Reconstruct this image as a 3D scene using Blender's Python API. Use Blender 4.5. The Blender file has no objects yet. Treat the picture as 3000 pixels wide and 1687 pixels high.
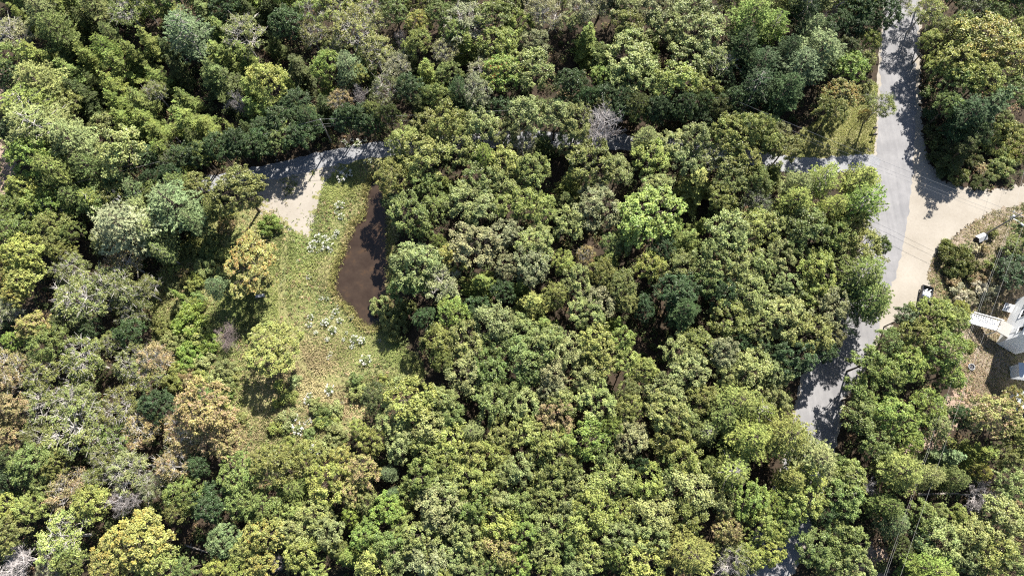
import bpy, math, random
import numpy as np
from mathutils import Vector, Matrix

# ------------------------------------------------------------------ camera, sky, sun, exposure
SC = bpy.context.scene
COL = SC.collection
H = 120.0                      # flying height of the camera, metres
TILT = math.radians(17.5)      # tilt away from straight down
FPX = 2000.0                   # focal length in photograph pixels (3000 wide)
cam_d = bpy.data.cameras.new('camera')
cam_d.sensor_width = 36.0
cam_d.lens = 36.0 * FPX / 3000.0
cam_d.clip_start = 1.0
cam_d.clip_end = 5000.0
cam = bpy.data.objects.new('camera', cam_d)
cam.location = (0, 0, H)
cam.rotation_euler = (TILT, 0, 0)
COL.objects.link(cam)
SC.camera = cam

SUN_EL, SUN_AZ = math.radians(43.0), math.radians(24.0)   # azimuth from +Y towards +X
world = bpy.data.worlds.new('World')
SC.world = world
world.use_nodes = True
wn = world.node_tree
bg = wn.nodes['Background']
sky = wn.nodes.new('ShaderNodeTexSky')
sky.sky_type = 'NISHITA'
sky.sun_disc = False
sky.sun_elevation = SUN_EL
sky.sun_rotation = SUN_AZ
wn.links.new(sky.outputs['Color'], bg.inputs['Color'])
bg.inputs['Strength'].default_value = 0.055
sun_d = bpy.data.lights.new('sun', 'SUN')
sun_d.energy = 5.0
sun_d.angle = math.radians(0.53)
sun_d.color = (1.0, 0.955, 0.88)
sun = bpy.data.objects.new('sun', sun_d)
dsun = Vector((math.sin(SUN_AZ) * math.cos(SUN_EL), math.cos(SUN_AZ) * math.cos(SUN_EL), math.sin(SUN_EL)))
sun.rotation_euler = dsun.to_track_quat('Z', 'Y').to_euler()
sun.location = dsun * 300
COL.objects.link(sun)
vs = SC.view_settings
vs.view_transform = 'Standard'
vs.look = 'None'
vs.exposure = 1.75
vs.gamma = 1.0
vs.use_curve_mapping = False
SC.cycles.use_denoising = False
SC.cycles.filter_width = 1.2
SC.cycles.max_bounces = 4
SC.cycles.diffuse_bounces = 3
SC.cycles.transmission_bounces = 3
SC.cycles.sample_clamp_indirect = 4.0

random.seed(7)
rng = np.random.default_rng(11)
CT, ST = math.cos(TILT), math.sin(TILT)


def G(px, py, z=0.0):
    """photograph pixel -> world point on the level plane at height z"""
    u = (px - 1500.0) / FPX
    v = (py - 843.5) / FPX
    k = (H - z) / (CT + v * ST)
    return Vector((u * k, (ST - v * CT) * k, z))


def Garr(P, z=0.0):
    P = np.asarray(P, float)
    u = (P[:, 0] - 1500.0) / FPX
    v = (P[:, 1] - 843.5) / FPX
    k = (H - z) / (CT + v * ST)
    return np.stack([u * k, (ST - v * CT) * k, np.full(len(P), z)], 1)


def px_scale(py, z=0.0):
    return FPX * (CT + (py - 843.5) / FPX * ST) / (H - z)


# ------------------------------------------------------------------ material helpers
MATS = {}


def new_mat(name):
    m = bpy.data.materials.new(name)
    m.use_nodes = True
    nt = m.node_tree
    MATS[name] = m
    return m, nt, nt.nodes['Principled BSDF']


ALB = 0.80      # albedo level of everything that is not foliage


def ramp(nt, stops):
    r = nt.nodes.new('ShaderNodeValToRGB')
    e = r.color_ramp.elements
    while len(e) < len(stops):
        e.new(0.5)
    for el, (p, c) in zip(e, stops):
        el.position = p
        el.color = (c[0] * ALB, c[1] * ALB, c[2] * ALB, 1)
    return r


def noise(nt, scale, detail=4.0, rough=0.6, co=None):
    n = nt.nodes.new('ShaderNodeTexNoise')
    n.inputs['Scale'].default_value = scale
    n.inputs['Detail'].default_value = detail
    n.inputs['Roughness'].default_value = rough
    if co is not None:
        nt.links.new(co, n.inputs['Vector'])
    return n


def mixc(nt, fac, a, b, mode='MIX'):
    n = nt.nodes.new('ShaderNodeMix')
    n.data_type = 'RGBA'
    n.blend_type = mode
    for s, val in ((0, fac), (6, a), (7, b)):
        if hasattr(val, 'is_output'):
            nt.links.new(val, n.inputs[s])
        elif s == 0:
            n.inputs[0].default_value = val
        else:
            n.inputs[s].default_value = (*val, 1)
    return n.outputs[2]


def simple(name, col, rough=0.8, var=0.15, scale=3.0, metal=0.0, bump=0.0, spec=0.3):
    m, nt, b = new_mat(name)
    tc = nt.nodes.new('ShaderNodeTexCoord')
    n = noise(nt, scale, 5, 0.65, tc.outputs['Object'])
    lo = tuple(c * (1 - var) for c in col)
    hi = tuple(min(1, c * (1 + var)) for c in col)
    r = ramp(nt, [(0.3, lo), (0.7, hi)])
    nt.links.new(n.outputs['Fac'], r.inputs['Fac'])
    nt.links.new(r.outputs['Color'], b.inputs['Base Color'])
    b.inputs['Roughness'].default_value = rough
    b.inputs['Metallic'].default_value = metal
    b.inputs['Specular IOR Level'].default_value = spec
    if bump:
        bp = nt.nodes.new('ShaderNodeBump')
        bp.inputs['Strength'].default_value = bump
        bp.inputs['Distance'].default_value = 0.05
        nt.links.new(n.outputs['Fac'], bp.inputs['Height'])
        nt.links.new(bp.outputs['Normal'], b.inputs['Normal'])
    return m


def leaf_mat(name, accent=None, amount=0.0, rough=0.42, trans=0.22, spec=0.26):
    """foliage: each object's own colour, each leaf's own tint, some leaves of a second (turning) colour"""
    m, nt, b = new_mat(name)
    oi = nt.nodes.new('ShaderNodeObjectInfo')
    at = nt.nodes.new('ShaderNodeAttribute')
    at.attribute_name = 'tint'
    col = oi.outputs['Color']
    sep = nt.nodes.new('ShaderNodeSeparateColor')
    nt.links.new(at.outputs['Color'], sep.inputs['Color'])
    if accent:
        mr = nt.nodes.new('ShaderNodeMapRange')
        mr.inputs['From Min'].default_value = 1 - amount - 0.12
        mr.inputs['From Max'].default_value = 1 - amount + 0.12
        nt.links.new(sep.outputs['Green'], mr.inputs['Value'])
        col = mixc(nt, mr.outputs['Result'], col, accent)
    hsv = nt.nodes.new('ShaderNodeHueSaturation')
    nt.links.new(col, hsv.inputs['Color'])
    mv = nt.nodes.new('ShaderNodeMapRange')
    mv.inputs['To Min'].default_value = 0.5
    mv.inputs['To Max'].default_value = 1.5
    nt.links.new(sep.outputs['Red'], mv.inputs['Value'])
    nt.links.new(mv.outputs['Result'], hsv.inputs['Value'])
    mh = nt.nodes.new('ShaderNodeMapRange')
    mh.inputs['To Min'].default_value = 0.478
    mh.inputs['To Max'].default_value = 0.522
    nt.links.new(sep.outputs['Blue'], mh.inputs['Value'])
    nt.links.new(mh.outputs['Result'], hsv.inputs['Hue'])
    nt.links.new(hsv.outputs['Color'], b.inputs['Base Color'])
    b.inputs['Roughness'].default_value = rough
    b.inputs['Specular IOR Level'].default_value = spec
    tr = nt.nodes.new('ShaderNodeBsdfTranslucent')
    nt.links.new(hsv.outputs['Color'], tr.inputs['Color'])
    mx = nt.nodes.new('ShaderNodeMixShader')
    mx.inputs['Fac'].default_value = trans
    out = nt.nodes['Material Output']
    nt.links.new(b.outputs['BSDF'], mx.inputs[1])
    nt.links.new(tr.outputs['BSDF'], mx.inputs[2])
    nt.links.new(mx.outputs['Shader'], out.inputs['Surface'])
    return m


LEAF = leaf_mat('leaf_plain')
LEAF_TAN = leaf_mat('leaf_turning_tan', (0.30, 0.215, 0.12), 0.36)
LEAF_ORANGE = leaf_mat('leaf_turning_orange', (0.29, 0.195, 0.062), 0.32)
LEAF_YELLOW = leaf_mat('leaf_turning_yellow', (0.34, 0.28, 0.07), 0.3)
LEAF_RED = leaf_mat('leaf_turning_red', (0.30, 0.03, 0.025), 0.06)
NEEDLE = leaf_mat('needles', None, 0, 0.6, 0.12, 0.2)
BARK = simple('bark_brown', (0.085, 0.068, 0.052), 0.95, 0.35, 6, bump=0.4)
BARK_PALE = simple('bark_pale_grey', (0.44, 0.41, 0.37), 0.9, 0.25, 6, bump=0.3)
BARK_DEAD = simple('dead_wood_grey', (0.47, 0.43, 0.415), 0.9, 0.2, 5)
BRUSH = simple('dead_brush', (0.21, 0.165, 0.155), 0.95, 0.25, 5)
BLOSSOM = simple('white_blossom', (0.60, 0.60, 0.54), 0.8, 0.1, 9)

# ------------------------------------------------------------------ mesh helpers


def mesh_from(name, V, F, mat=None, tint=None, smooth=False):
    """V (n,3), F list of arrays (m,k)"""
    me = bpy.data.meshes.new(name)
    V = np.asarray(V, np.float32)
    if not isinstance(F, list):
        F = [F]
    F = [np.asarray(f, np.int32) for f in F if len(f)]
    loops = np.concatenate([f.ravel() for f in F])
    sizes = np.concatenate([np.full(len(f), f.shape[1], np.int32) for f in F])
    starts = np.concatenate([[0], np.cumsum(sizes)[:-1]]).astype(np.int32)
    me.vertices.add(len(V))
    me.vertices.foreach_set('co', V.ravel())
    me.loops.add(len(loops))
    me.loops.foreach_set('vertex_index', loops)
    me.polygons.add(len(sizes))
    me.polygons.foreach_set('loop_start', starts)
    me.polygons.foreach_set('loop_total', sizes)
    if tint is not None:
        a = me.attributes.new('tint', 'FLOAT_COLOR', 'POINT')
        t = np.ones((len(V), 4), np.float32)
        t[:, :3] = tint
        a.data.foreach_set('color', t.ravel())
    me.update(calc_edges=True)
    me.polygons.foreach_set('use_smooth', np.full(len(sizes), bool(smooth)))
    if mat:
        me.materials.append(mat)
    return me


def link(name, me, parent=None, loc=None):
    o = bpy.data.objects.new(name, me)
    COL.objects.link(o)
    if parent is not None:
        o.parent = parent
    if loc is not None:
        o.location = loc
    return o


def tag(o, label=None, cat=None, group=None, kind=None):
    if label:
        o['label'] = label
    if cat:
        o['category'] = cat
    if group:
        o['group'] = group
    if kind:
        o['kind'] = kind
    return o


class MB:
    """collects shapes into one mesh"""
    def __init__(s):
        s.V, s.F4, s.F3, s.n = [], [], [], 0

    def add(s, V, F4=None, F3=None):
        V = np.asarray(V, float)
        if F4 is not None and len(F4):
            s.F4.append(np.asarray(F4, int) + s.n)
        if F3 is not None and len(F3):
            s.F3.append(np.asarray(F3, int) + s.n)
        s.V.append(V)
        s.n += len(V)
        return s

    def tube(s, P, R, sides=5):
        P = np.asarray(P, float)
        R = np.asarray(R, float)
        n = len(P)
        T = np.gradient(P, axis=0)
        T /= np.linalg.norm(T, axis=1)[:, None] + 1e-9
        ref = np.array([0.31, 0.95, 0.05]) if abs(T[0, 2]) > 0.7 else np.array([0.05, 0.1, 0.99])
        A = np.cross(T, ref)
        A /= np.linalg.norm(A, axis=1)[:, None] + 1e-9
        B = np.cross(T, A)
        an = np.arange(sides) * 2 * math.pi / sides
        V = P[:, None, :] + R[:, None, None] * (np.cos(an)[None, :, None] * A[:, None, :] + np.sin(an)[None, :, None] * B[:, None, :])
        V = V.reshape(-1, 3)
        F = []
        for i in range(n - 1):
            for j in range(sides):
                k = (j + 1) % sides
                F.append((i * sides + j, i * sides + k, (i + 1) * sides + k, (i + 1) * sides + j))
        F3 = [(0, j + 1, j) for j in range(1, sides - 1)] + [((n - 1) * sides, (n - 1) * sides + j, (n - 1) * sides + j + 1) for j in range(1, sides - 1)]
        return s.add(V, F, F3)

    def box(s, x0, x1, y0, y1, z0, z1):
        V = [(x, y, z) for z in (z0, z1) for (x, y) in ((x0, y0), (x1, y0), (x1, y1), (x0, y1))]
        F = [(3, 2, 1, 0), (4, 5, 6, 7), (0, 1, 5, 4), (1, 2, 6, 5), (2, 3, 7, 6), (3, 0, 4, 7)]
        return s.add(V, F)

    def beam(s, a, b, w, h):
        """box-section bar from a to b"""
        a, b = np.array(a, float), np.array(b, float)
        t = (b - a) / np.linalg.norm(b - a)
        up = np.array([0, 0, 1.0]) if abs(t[2]) < 0.95 else np.array([0, 1.0, 0])
        sd = np.cross(t, up)
        sd /= np.linalg.norm(sd)
        up = np.cross(sd, t)
        V = []
        for p in (a, b):
            for (i, j) in ((-1, -1), (1, -1), (1, 1), (-1, 1)):
                V.append(p + sd * i * w / 2 + up * j * h / 2)
        F = [(3, 2, 1, 0), (4, 5, 6, 7), (0, 1, 5, 4), (1, 2, 6, 5), (2, 3, 7, 6), (3, 0, 4, 7)]
        return s.add(V, F)

    def prism(s, poly, z0, z1):
        n = len(poly)
        V = [(x, y, z0) for x, y in poly] + [(x, y, z1) for x, y in poly]
        F4 = [(i, (i + 1) % n, n + (i + 1) % n, n + i) for i in range(n)]
        F3 = [(0, i + 1, i) for i in range(1, n - 1)] + [(n, n + i, n + i + 1) for i in range(1, n - 1)]
        return s.add(V, F4, F3)

    def build(s, name, mat, parent=None, loc=None, smooth=False):
        F = []
        if s.F4:
            F.append(np.concatenate(s.F4))
        if s.F3:
            F.append(np.concatenate(s.F3))
        return link(name, mesh_from(name, np.concatenate(s.V), F, mat, None, smooth), parent, loc)

    def mesh(s, name, mat, smooth=False):
        F = []
        if s.F4:
            F.append(np.concatenate(s.F4))
        if s.F3:
            F.append(np.concatenate(s.F3))
        return mesh_from(name, np.concatenate(s.V), F, mat, None, smooth)


def unit(a):
    return a / (np.linalg.norm(a, axis=-1, keepdims=True) + 1e-9)


def leaves(C, N, L, W, rs, T=None, bend=0.15):
    """diamond leaves: centres C, normals N, lengths L, widths W -> V, F"""
    n = len(C)
    N = unit(N)
    if T is None:
        T = rs.normal(size=(n, 3))
    T = unit(T - N * (T * N).sum(1, keepdims=True))
    B = np.cross(N, T)
    L = np.broadcast_to(np.asarray(L, float), (n,))[:, None]
    W = np.broadcast_to(np.asarray(W, float), (n,))[:, None]
    a = C - T * L * 0.5 - N * L * bend
    b = C + B * W * 0.5
    c = C + T * L * 0.5 - N * L * bend
    d = C - B * W * 0.5
    V = np.stack([a, b, c, d], 1).reshape(-1, 3)
    F = np.arange(4 * n).reshape(n, 4)
    return V, F


# ------------------------------------------------------------------ tree prototypes (built 4 m in crown radius)
PROTO = {}


def rdir(rs, n, zmin=-1.0):
    out = []
    while len(out) < n:
        d = unit(rs.normal(size=3))
        if d[2] > zmin:
            out.append(d)
    return np.array(out)


def proto_broad(key, seed, clump_r, per, lsize, nl=9, lobe=0.46, sparse=False, flat=0.85, twig=0, crown_z=8.2):
    rs = np.random.default_rng(seed)
    R = 4.0
    lob = []
    for i in range(nl):
        best = None
        for t in range(20):
            d = unit(rs.normal(size=3))
            d[2] = abs(d[2]) * 0.9 - 0.12
            p = d * R * rs.uniform(0.42, 0.66)
            dm = min([np.linalg.norm(p - q[0]) for q in lob], default=9)
            if best is None or dm > best[0]:
                best = (dm, p)
        lob.append((best[1], R * lobe * rs.uniform(0.75, 1.15)))
    lob.append((np.array([0, 0, R * 0.35]), R * lobe * 1.15))
    cl = []
    for k, (p, r) in enumerate(lob):
        ncl = int((r / clump_r) ** 2 * (1.8 if not sparse else 1.9))
        D = rdir(rs, ncl, -0.45)
        for d in D:
            c = p + d * r * rs.uniform(0.8, 1.06)
            if any(np.linalg.norm(c - q) < 0.72 * rr for (q, rr) in lob):
                continue
            if c[2] < -0.42 * R:
                continue
            if any(np.linalg.norm(c - q[0]) < clump_r * 0.74 for q in cl):
                continue
            cl.append((c, clump_r * rs.uniform(0.6, 1.3), k))
            if rs.uniform() < 0.3:
                cl.append((c + d * clump_r * rs.uniform(0.7, 1.4) + rs.normal(size=3) * 0.2, clump_r * rs.uniform(0.35, 0.6), k))
    Cs, Ns, Ls, tint = [], [], [], []
    lob_t = rs.uniform(0.25, 0.75, size=(len(lob), 3))
    for (c, r, k) in cl:
        m = int(per * (r / clump_r) ** 2)
        d = unit(rs.normal(size=(m, 3)))
        d[:, 2] = np.where(d[:, 2] < -0.35, -d[:, 2], d[:, 2])
        rad = r * rs.uniform(0.3, 1.22, size=(m, 1))
        C = c + d * rad * np.array([1, 1, 0.8]) * np.exp(rs.normal(size=3) * 0.27)
        Cs.append(C)
        Ns.append(d * 0.6 + np.array([0, 0, 0.6]) + rs.normal(size=(m, 3)) * 0.38)
        Ls.append(lsize * rs.uniform(0.7, 1.3, size=m))
        tt = np.clip(0.45 * lob_t[k] + 0.55 * rs.uniform(0, 1, 3) + rs.normal(size=(m, 3)) * np.array([0.17, 0.2, 0.2]), 0, 1)
        tint.append(tt)
    C = np.concatenate(Cs)
    C[:, 2] *= flat
    C[:, 2] += crown_z
    L = np.concatenate(Ls)
    V, F = leaves(C, np.concatenate(Ns), L, L * 0.72, rs)
    crown = mesh_from(key + '_crown', V, F, LEAF, np.repeat(np.concatenate(tint), 4, 0))
    mb = MB()
    z0 = crown_z - 2.6
    mb.tube([(0, 0, -0.3), (0.05, 0.03, z0 * 0.5), (0, 0, z0), (0.1, -0.1, crown_z + 1)], [0.24, 0.19, 0.15, 0.06], 7)
    bs = 0.95 if sparse else 1.0
    for k, (p, r) in enumerate(lob):
        q = p * np.array([1, 1, flat]) + np.array([0, 0, crown_z])
        zz = z0 + rs.uniform(-1.2, 1.2)
        m1 = np.array([q[0] * 0.45, q[1] * 0.45, zz + (q[2] - zz) * 0.3])
        mb.tube([(0, 0, zz), m1, q], [0.11 * bs, 0.08 * bs, 0.045 * bs], 5)
        for (c, cr, kk) in cl:
            if kk == k and rs.uniform() < (0.95 if sparse else 0.5):
                e = c * np.array([1, 1, flat]) + np.array([0, 0, crown_z])
                ext = e + (e - q) * (rs.uniform(0.15, 0.6) if sparse and rs.uniform() < 0.6 else 0)
                md = (q + ext) / 2 + rs.normal(size=3) * 0.26
                mb.tube([q, md, ext], [0.05 * bs, 0.035 * bs, 0.014 * bs], 4)
                for t in range(twig):
                    e2 = md + unit(rs.normal(size=3) + np.array([0, 0, 0.9]) + unit(ext - q)) * rs.uniform(0.5, 1.1)
                    mb.tube([md, (md + e2) / 2 + rs.normal(size=3) * 0.06, e2], [0.036 * bs, 0.03 * bs, 0.014], 3)
    trunk = mb.mesh(key + '_trunk', BARK_PALE if sparse else BARK)
    PROTO[key] = dict(trunk=trunk, crown=crown, zc=crown_z, h=crown_z + 3.6)


def proto_spruce(key, seed, h=13.0, R=2.6, gap=0.5, drop=0.28, full=1.0):
    rs = np.random.default_rng(seed)
    Cs, Ns, Ts, Ls, Ws, tint = [], [], [], [], [], []
    mb = MB()
    mb.tube([(0, 0, -0.3), (0, 0, h * 0.5), (0, 0, h)], [0.17, 0.1, 0.015], 6)
    z = h * 0.14
    while z < h - 0.25:
        f = 1 - z / h
        L0 = R * (f ** 0.85) * 1.12 + 0.1
        nb = int(4 + 4 * f)
        a0 = rs.uniform(0, 6.28)
        for i in range(nb):
            if rs.uniform() > full:
                continue
            a = a0 + i * 6.283 / nb + rs.normal() * 0.2
            L = L0 * rs.uniform(0.55, 1.3)
            dr = drop * rs.uniform(0.5, 1.4) * (0.4 + f)
            out = np.array([math.cos(a), math.sin(a), 0])
            sd = np.array([-math.sin(a), math.cos(a), 0])
            zb = z + rs.normal() * 0.12

            def bp(t):
                return out * L * t + np.array([0, 0, zb - dr * L * (t - 0.55 * t ** 3)])
            if f > 0.25 and rs.uniform() < 0.5:
                mb.tube([bp(0), bp(0.5), bp(0.92)], [0.035, 0.025, 0.01], 3)
            bt = rs.uniform(0, 1, 3)
            ns = max(3, int(L / 0.165))
            for j in range(ns):
                t = 0.18 + 0.82 * (j + rs.uniform(0, 0.8)) / ns
                p = bp(t)
                sl = L * 0.36 * (1.12 - t) + 0.22
                for sgn in (-1, 1):
                    m = max(1, int(sl / 0.2))
                    for q in range(m):
                        w = (q + rs.uniform(0.2, 0.9)) / m
                        c = p + sd * sgn * sl * w * 0.85 + out * sl * w * 0.5 + np.array([0, 0, -0.16 * sl * w + rs.normal() * 0.04])
                        Cs.append(c)
                        Ts.append(sd * sgn * 0.8 + out * 0.62 + rs.normal(size=3) * 0.25)
                        Ns.append(np.array([0, 0, 1.0]) + out * 0.35 + rs.normal(size=3) * 0.4)
                        Ls.append(rs.uniform(0.3, 0.5))
                        Ws.append(rs.uniform(0.13, 0.22))
                        tint.append(np.clip(0.55 * bt + 0.45 * rs.uniform(0, 1, 3), 0, 1))
            # upturned tip
            Cs.append(bp(1.0)); Ts.append(out + np.array([0, 0, 0.4])); Ns.append(np.array([0, 0, 1.0]) - out * 0.3)
            Ls.append(0.5); Ws.append(0.24); tint.append(np.clip(bt + 0.15, 0, 1))
        z += gap * rs.uniform(0.75, 1.25) * (0.55 + 0.6 * f)
    V, F = leaves(np.array(Cs), np.array(Ns), np.array(Ls), np.array(Ws), rs, np.array(Ts), 0.1)
    crown = mesh_from(key + '_crown', V, F, NEEDLE, np.repeat(np.array(tint), 4, 0))
    PROTO[key] = dict(trunk=mb.mesh(key + '_trunk', BARK), crown=crown, zc=h * 0.55, h=h, R=R)


def proto_pine(key, seed, h=14.0, R=4.0, nwh=12, pale=False):
    rs = np.random.default_rng(seed)
    Cs, Ns, Ts, Ls, Ws, tint = [], [], [], [], [], []
    mb = MB()
    lean = rs.normal(size=2) * 0.3
    mb.tube([(0, 0, -0.3), (lean[0] * 0.5, lean[1] * 0.5, h * 0.5), (lean[0], lean[1], h)], [0.26, 0.17, 0.03], 6)
    for w in range(nwh):
        t = w / (nwh - 1)
        z = h * (0.3 + 0.68 * t)
        f = 1 - t
        L0 = R * min(1.0, (0.22 + 1.25 * f ** 0.8)) * (1.0 if t > 0.2 else 0.8)
        nb = rs.integers(4, 7)
        a0 = rs.uniform(0, 6.28)
        base = np.array([lean[0] * z / h, lean[1] * z / h, 0])
        for i in range(nb):
            a = a0 + i * 6.283 / nb + rs.normal() * 0.25
            L = L0 * rs.uniform(0.6, 1.15)
            out = np.array([math.cos(a), math.sin(a), 0])
            sd = np.array([-math.sin(a), math.cos(a), 0])
            rise = rs.uniform(0.05, 0.35) * (0.5 + t)

            def bp(s):
                return base + out * L * s + np.array([0, 0, z + rise * L * s * s - 0.1 * L * s])
            mb.tube([bp(0), bp(0.45), bp(0.95)], [0.075 * (0.5 + f), 0.05 * (0.5 + f), 0.015], 4)
            bt = rs.uniform(0, 1, 3)
            nt = max(4, int(L / 0.3))
            for j in range(nt):
                s = 0.25 + 0.75 * (j + rs.uniform(0, 1)) / nt
                sl = L * 0.42 * (1.15 - s) + 0.25
                for sgn in (-1, 1):
                    m = max(1, int(sl / 0.42))
                    for q in range(m):
                        wq = (q + rs.uniform(0.3, 1)) / m
                        tip = bp(s) + sd * sgn * sl * wq * 0.9 + out * sl * wq * 0.55 + np.array([0, 0, 0.25 * sl * wq + rs.normal() * 0.06])
                        dirn = unit(sd * sgn * 0.7 + out * 0.8 + np.array([0, 0, 0.55]))
                        k = 6
                        dd = unit(dirn * 0.9 + rs.normal(size=(k, 3)) * 0.55)
                        Cs.append(tip + dd * 0.17)
                        Ts.append(dd)
                        Ns.append(np.array([0, 0, 0.9]) + rs.normal(size=(k, 3)) * 0.5)
                        Ls.append(rs.uniform(0.34, 0.55, k))
                        Ws.append(rs.uniform(0.09, 0.15, k))
                        tint.append(np.clip(0.6 * bt + 0.4 * rs.uniform(0, 1, (k, 3)), 0, 1))
    V, F = leaves(np.concatenate(Cs), np.concatenate(Ns), np.concatenate(Ls), np.concatenate(Ws), rs, np.concatenate(Ts), 0.05)
    crown = mesh_from(key + '_crown', V, F, NEEDLE, np.repeat(np.concatenate(tint), 4, 0))
    PROTO[key] = dict(trunk=mb.mesh(key + '_trunk', BARK_PALE if pale else BARK), crown=crown, zc=h * 0.66, h=h)


def proto_dead(key, seed, h=10.0, spread=0.75, fan=False):
    rs = np.random.default_rng(seed)
    mt, mbr = MB(), MB()

    def grow(p, d, L, r, lev):
        n = 4
        P = [p]
        dd = d.copy()
        for i in range(n):
            dd = unit(dd + rs.normal(size=3) * 0.16 + np.array([0, 0, 0.06]))
            P.append(P[-1] + dd * L / n)
        R = np.linspace(r, r * 0.45, n + 1)
        mbr.tube(P, R, 5 if lev < 2 else 3)
        if lev >= 4:
            return
        nc = [0, 6, 6, 4, 4][lev] if lev else 0
        for c in range(nc):
            t = rs.uniform(0.25, 1.0)
            i = min(n - 1, int(t * n))
            q = P[i] + (P[i + 1] - P[i]) * (t * n - i)
            nd = unit(dd + rs.normal(size=3) * spread)
            grow(q, nd, L * rs.uniform(0.45, 0.7), max(r * 0.55, 0.014), lev + 1)
    mt.tube([(0, 0, -0.3), (0.1, 0.05, h * 0.3), (0.05, 0.1, h * 0.6), (0.1, 0.1, h * 0.95)], [0.19, 0.15, 0.1, 0.03], 6)
    for b in range(11):
        z = h * rs.uniform(0.28, 0.9)
        a = rs.uniform(0, 6.28)
        up = rs.uniform(0.3, 1.2) if not fan else rs.uniform(-0.1, 0.25)
        d = unit(np.array([math.cos(a), math.sin(a), up]))
        grow(np.array([0.08, 0.08, z]), d, h * rs.uniform(0.28, 0.42) * (1.15 - 0.55 * z / h), 0.07, 1)
    PROTO[key] = dict(trunk=mt.mesh(key + '_trunk', BARK_DEAD), crown=mbr.mesh(key + '_branches', BARK_DEAD), zc=h * 0.68, h=h, part='branches')


def proto_bush(key, seed, R=1.6, n=900, ls=0.2, h=1.7):
    rs = np.random.default_rng(seed)
    Cs, Ns, tint = [], [], []
    nk = 16 if R < 2 else 42
    for k in range(nk):
        a, q = rs.uniform(0, 6.28), math.sqrt(rs.uniform(0, 1)) * R * 0.8
        c = np.array([math.cos(a) * q, math.sin(a) * q, h * (0.75 - 0.4 * (q / R) ** 2) * rs.uniform(0.6, 1.1)])
        r = rs.uniform(0.3, 0.55) * R * (0.7 if R < 2 else 0.42)
        m = n // nk
        d = unit(rs.normal(size=(m, 3)))
        d[:, 2] = np.abs(d[:, 2]) * 1.0 - 0.25
        Cs.append(np.maximum(c + d * r * rs.uniform(0.5, 1.05, (m, 1)), [-9, -9, 0.05]))
        Ns.append(d * 0.5 + [0, 0, 0.7] + rs.normal(size=(m, 3)) * 0.4)
        tint.append(np.clip(0.6 * rs.uniform(0, 1, 3) + 0.4 * rs.uniform(0, 1, (m, 3)), 0, 1))
    C = np.concatenate(Cs)
    L = ls * rs.uniform(0.7, 1.4, len(C))
    V, F = leaves(C, np.concatenate(Ns), L, L * 0.75, rs)
    crown = mesh_from(key + '_foliage', V, F, LEAF, np.repeat(np.concatenate(tint), 4, 0))
    mb = MB()
    for i in range(7):
        a = i * 0.9
        e = np.array([math.cos(a) * R * 0.5, math.sin(a) * R * 0.5, h * 0.6])
        mb.tube([(0, 0, -0.1), e * 0.5 + np.array([0, 0, 0.1]), e], [0.04, 0.03, 0.012], 4)
    PROTO[key] = dict(trunk=mb.mesh(key + '_stems', BARK), crown=crown, zc=h * 0.6, h=h, part='foliage', tpart='stems', R=R)


for i in range(8):
    proto_broad('O%d' % i, 100 + i, 0.56 + 0.04 * (i % 3), 76, 0.29, nl=8 + i % 5, lobe=(0.46, 0.40, 0.52)[i % 3])
for i in range(5):
    proto_broad('M%d' % i, 200 + i, 0.46, 60, 0.245, nl=12, lobe=0.42, flat=0.95)
for i in range(4):
    proto_broad('T%d' % i, 300 + i, 0.62, 58, 0.23, nl=10, lobe=0.46, sparse=True, twig=3)
for i in range(4):
    proto_spruce('S%d' % i, 400 + i, h=10.5 + i % 2, R=3.2, gap=0.8 + 0.1 * (i % 3), full=0.86)
for i in range(4):
    proto_pine('P%d' % i, 500 + i, nwh=11 + i % 3, pale=(i == 3))
for i in range(3):
    proto_dead('D%d' % i, 600 + i, spread=0.7, fan=(i == 2))
for i in range(3):
    proto_bush('B%d' % i, 700 + i)
    proto_bush('G%d' % i, 750 + i, R=3.2, n=4200, ls=0.22, h=2.2)
COUNTS = dict(O=8, M=5, T=4, S=4, P=4, D=3, B=3)

# ------------------------------------------------------------------ where things lie in the photograph (pixels of 3000 x 1687)
ROAD = [(2662, -420), (2652, -200), (2645, -60), (2642, 0), (2640, 80), (2634, 150), (2630, 270), (2626, 390), (2620, 470), (2611, 562), (2596, 667), (2576, 756), (2549, 829),
        (2530, 884), (2508, 973), (2472, 1050), (2438, 1095), (2412, 1140), (2398, 1202), (2382, 1290), (2352, 1400), (2314, 1505), (2270, 1610), (2232, 1700), (2190, 1800), (2120, 1960)]
GRAVEL = [(2600, 474), (2540, 477), (2467, 481), (2378, 487), (2240, 470), (2100, 446), (1960, 428), (1833, 419), (1640, 410), (1450, 410), (1250, 422), (1099, 440), (944, 469), (789, 504), (640, 534), (500, 556),
          (388, 573), (250, 592), (100, 612), (-60, 640), (-250, 670)]
TURNOUT = [(2640, 130), (2690, 130), (2698, 260), (2704, 380), (2712, 430), (2727, 485), (2766, 527), (2832, 551), (2909, 556), (2971, 546), (3040, 532), (3200, 510), (3200, 585), (3040, 592), (2971, 605), (2917, 616),
           (2870, 640), (2824, 670), (2773, 709), (2735, 756), (2717, 802), (2726, 840), (2716, 892), (2638, 926), (2599, 969), (2560, 1008), (2520, 1050), (2480, 1060), (2530, 884), (2576, 756), (2611, 562), (2626, 390)]
PULLOUT = [(765, 525), (845, 496), (905, 490), (985, 474), (1000, 498), (965, 520), (948, 548), (935, 590), (925, 640), (908, 700), (892, 690), (872, 690), (850, 660), (820, 650), (800, 640), (775, 620), (768, 590)]
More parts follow.
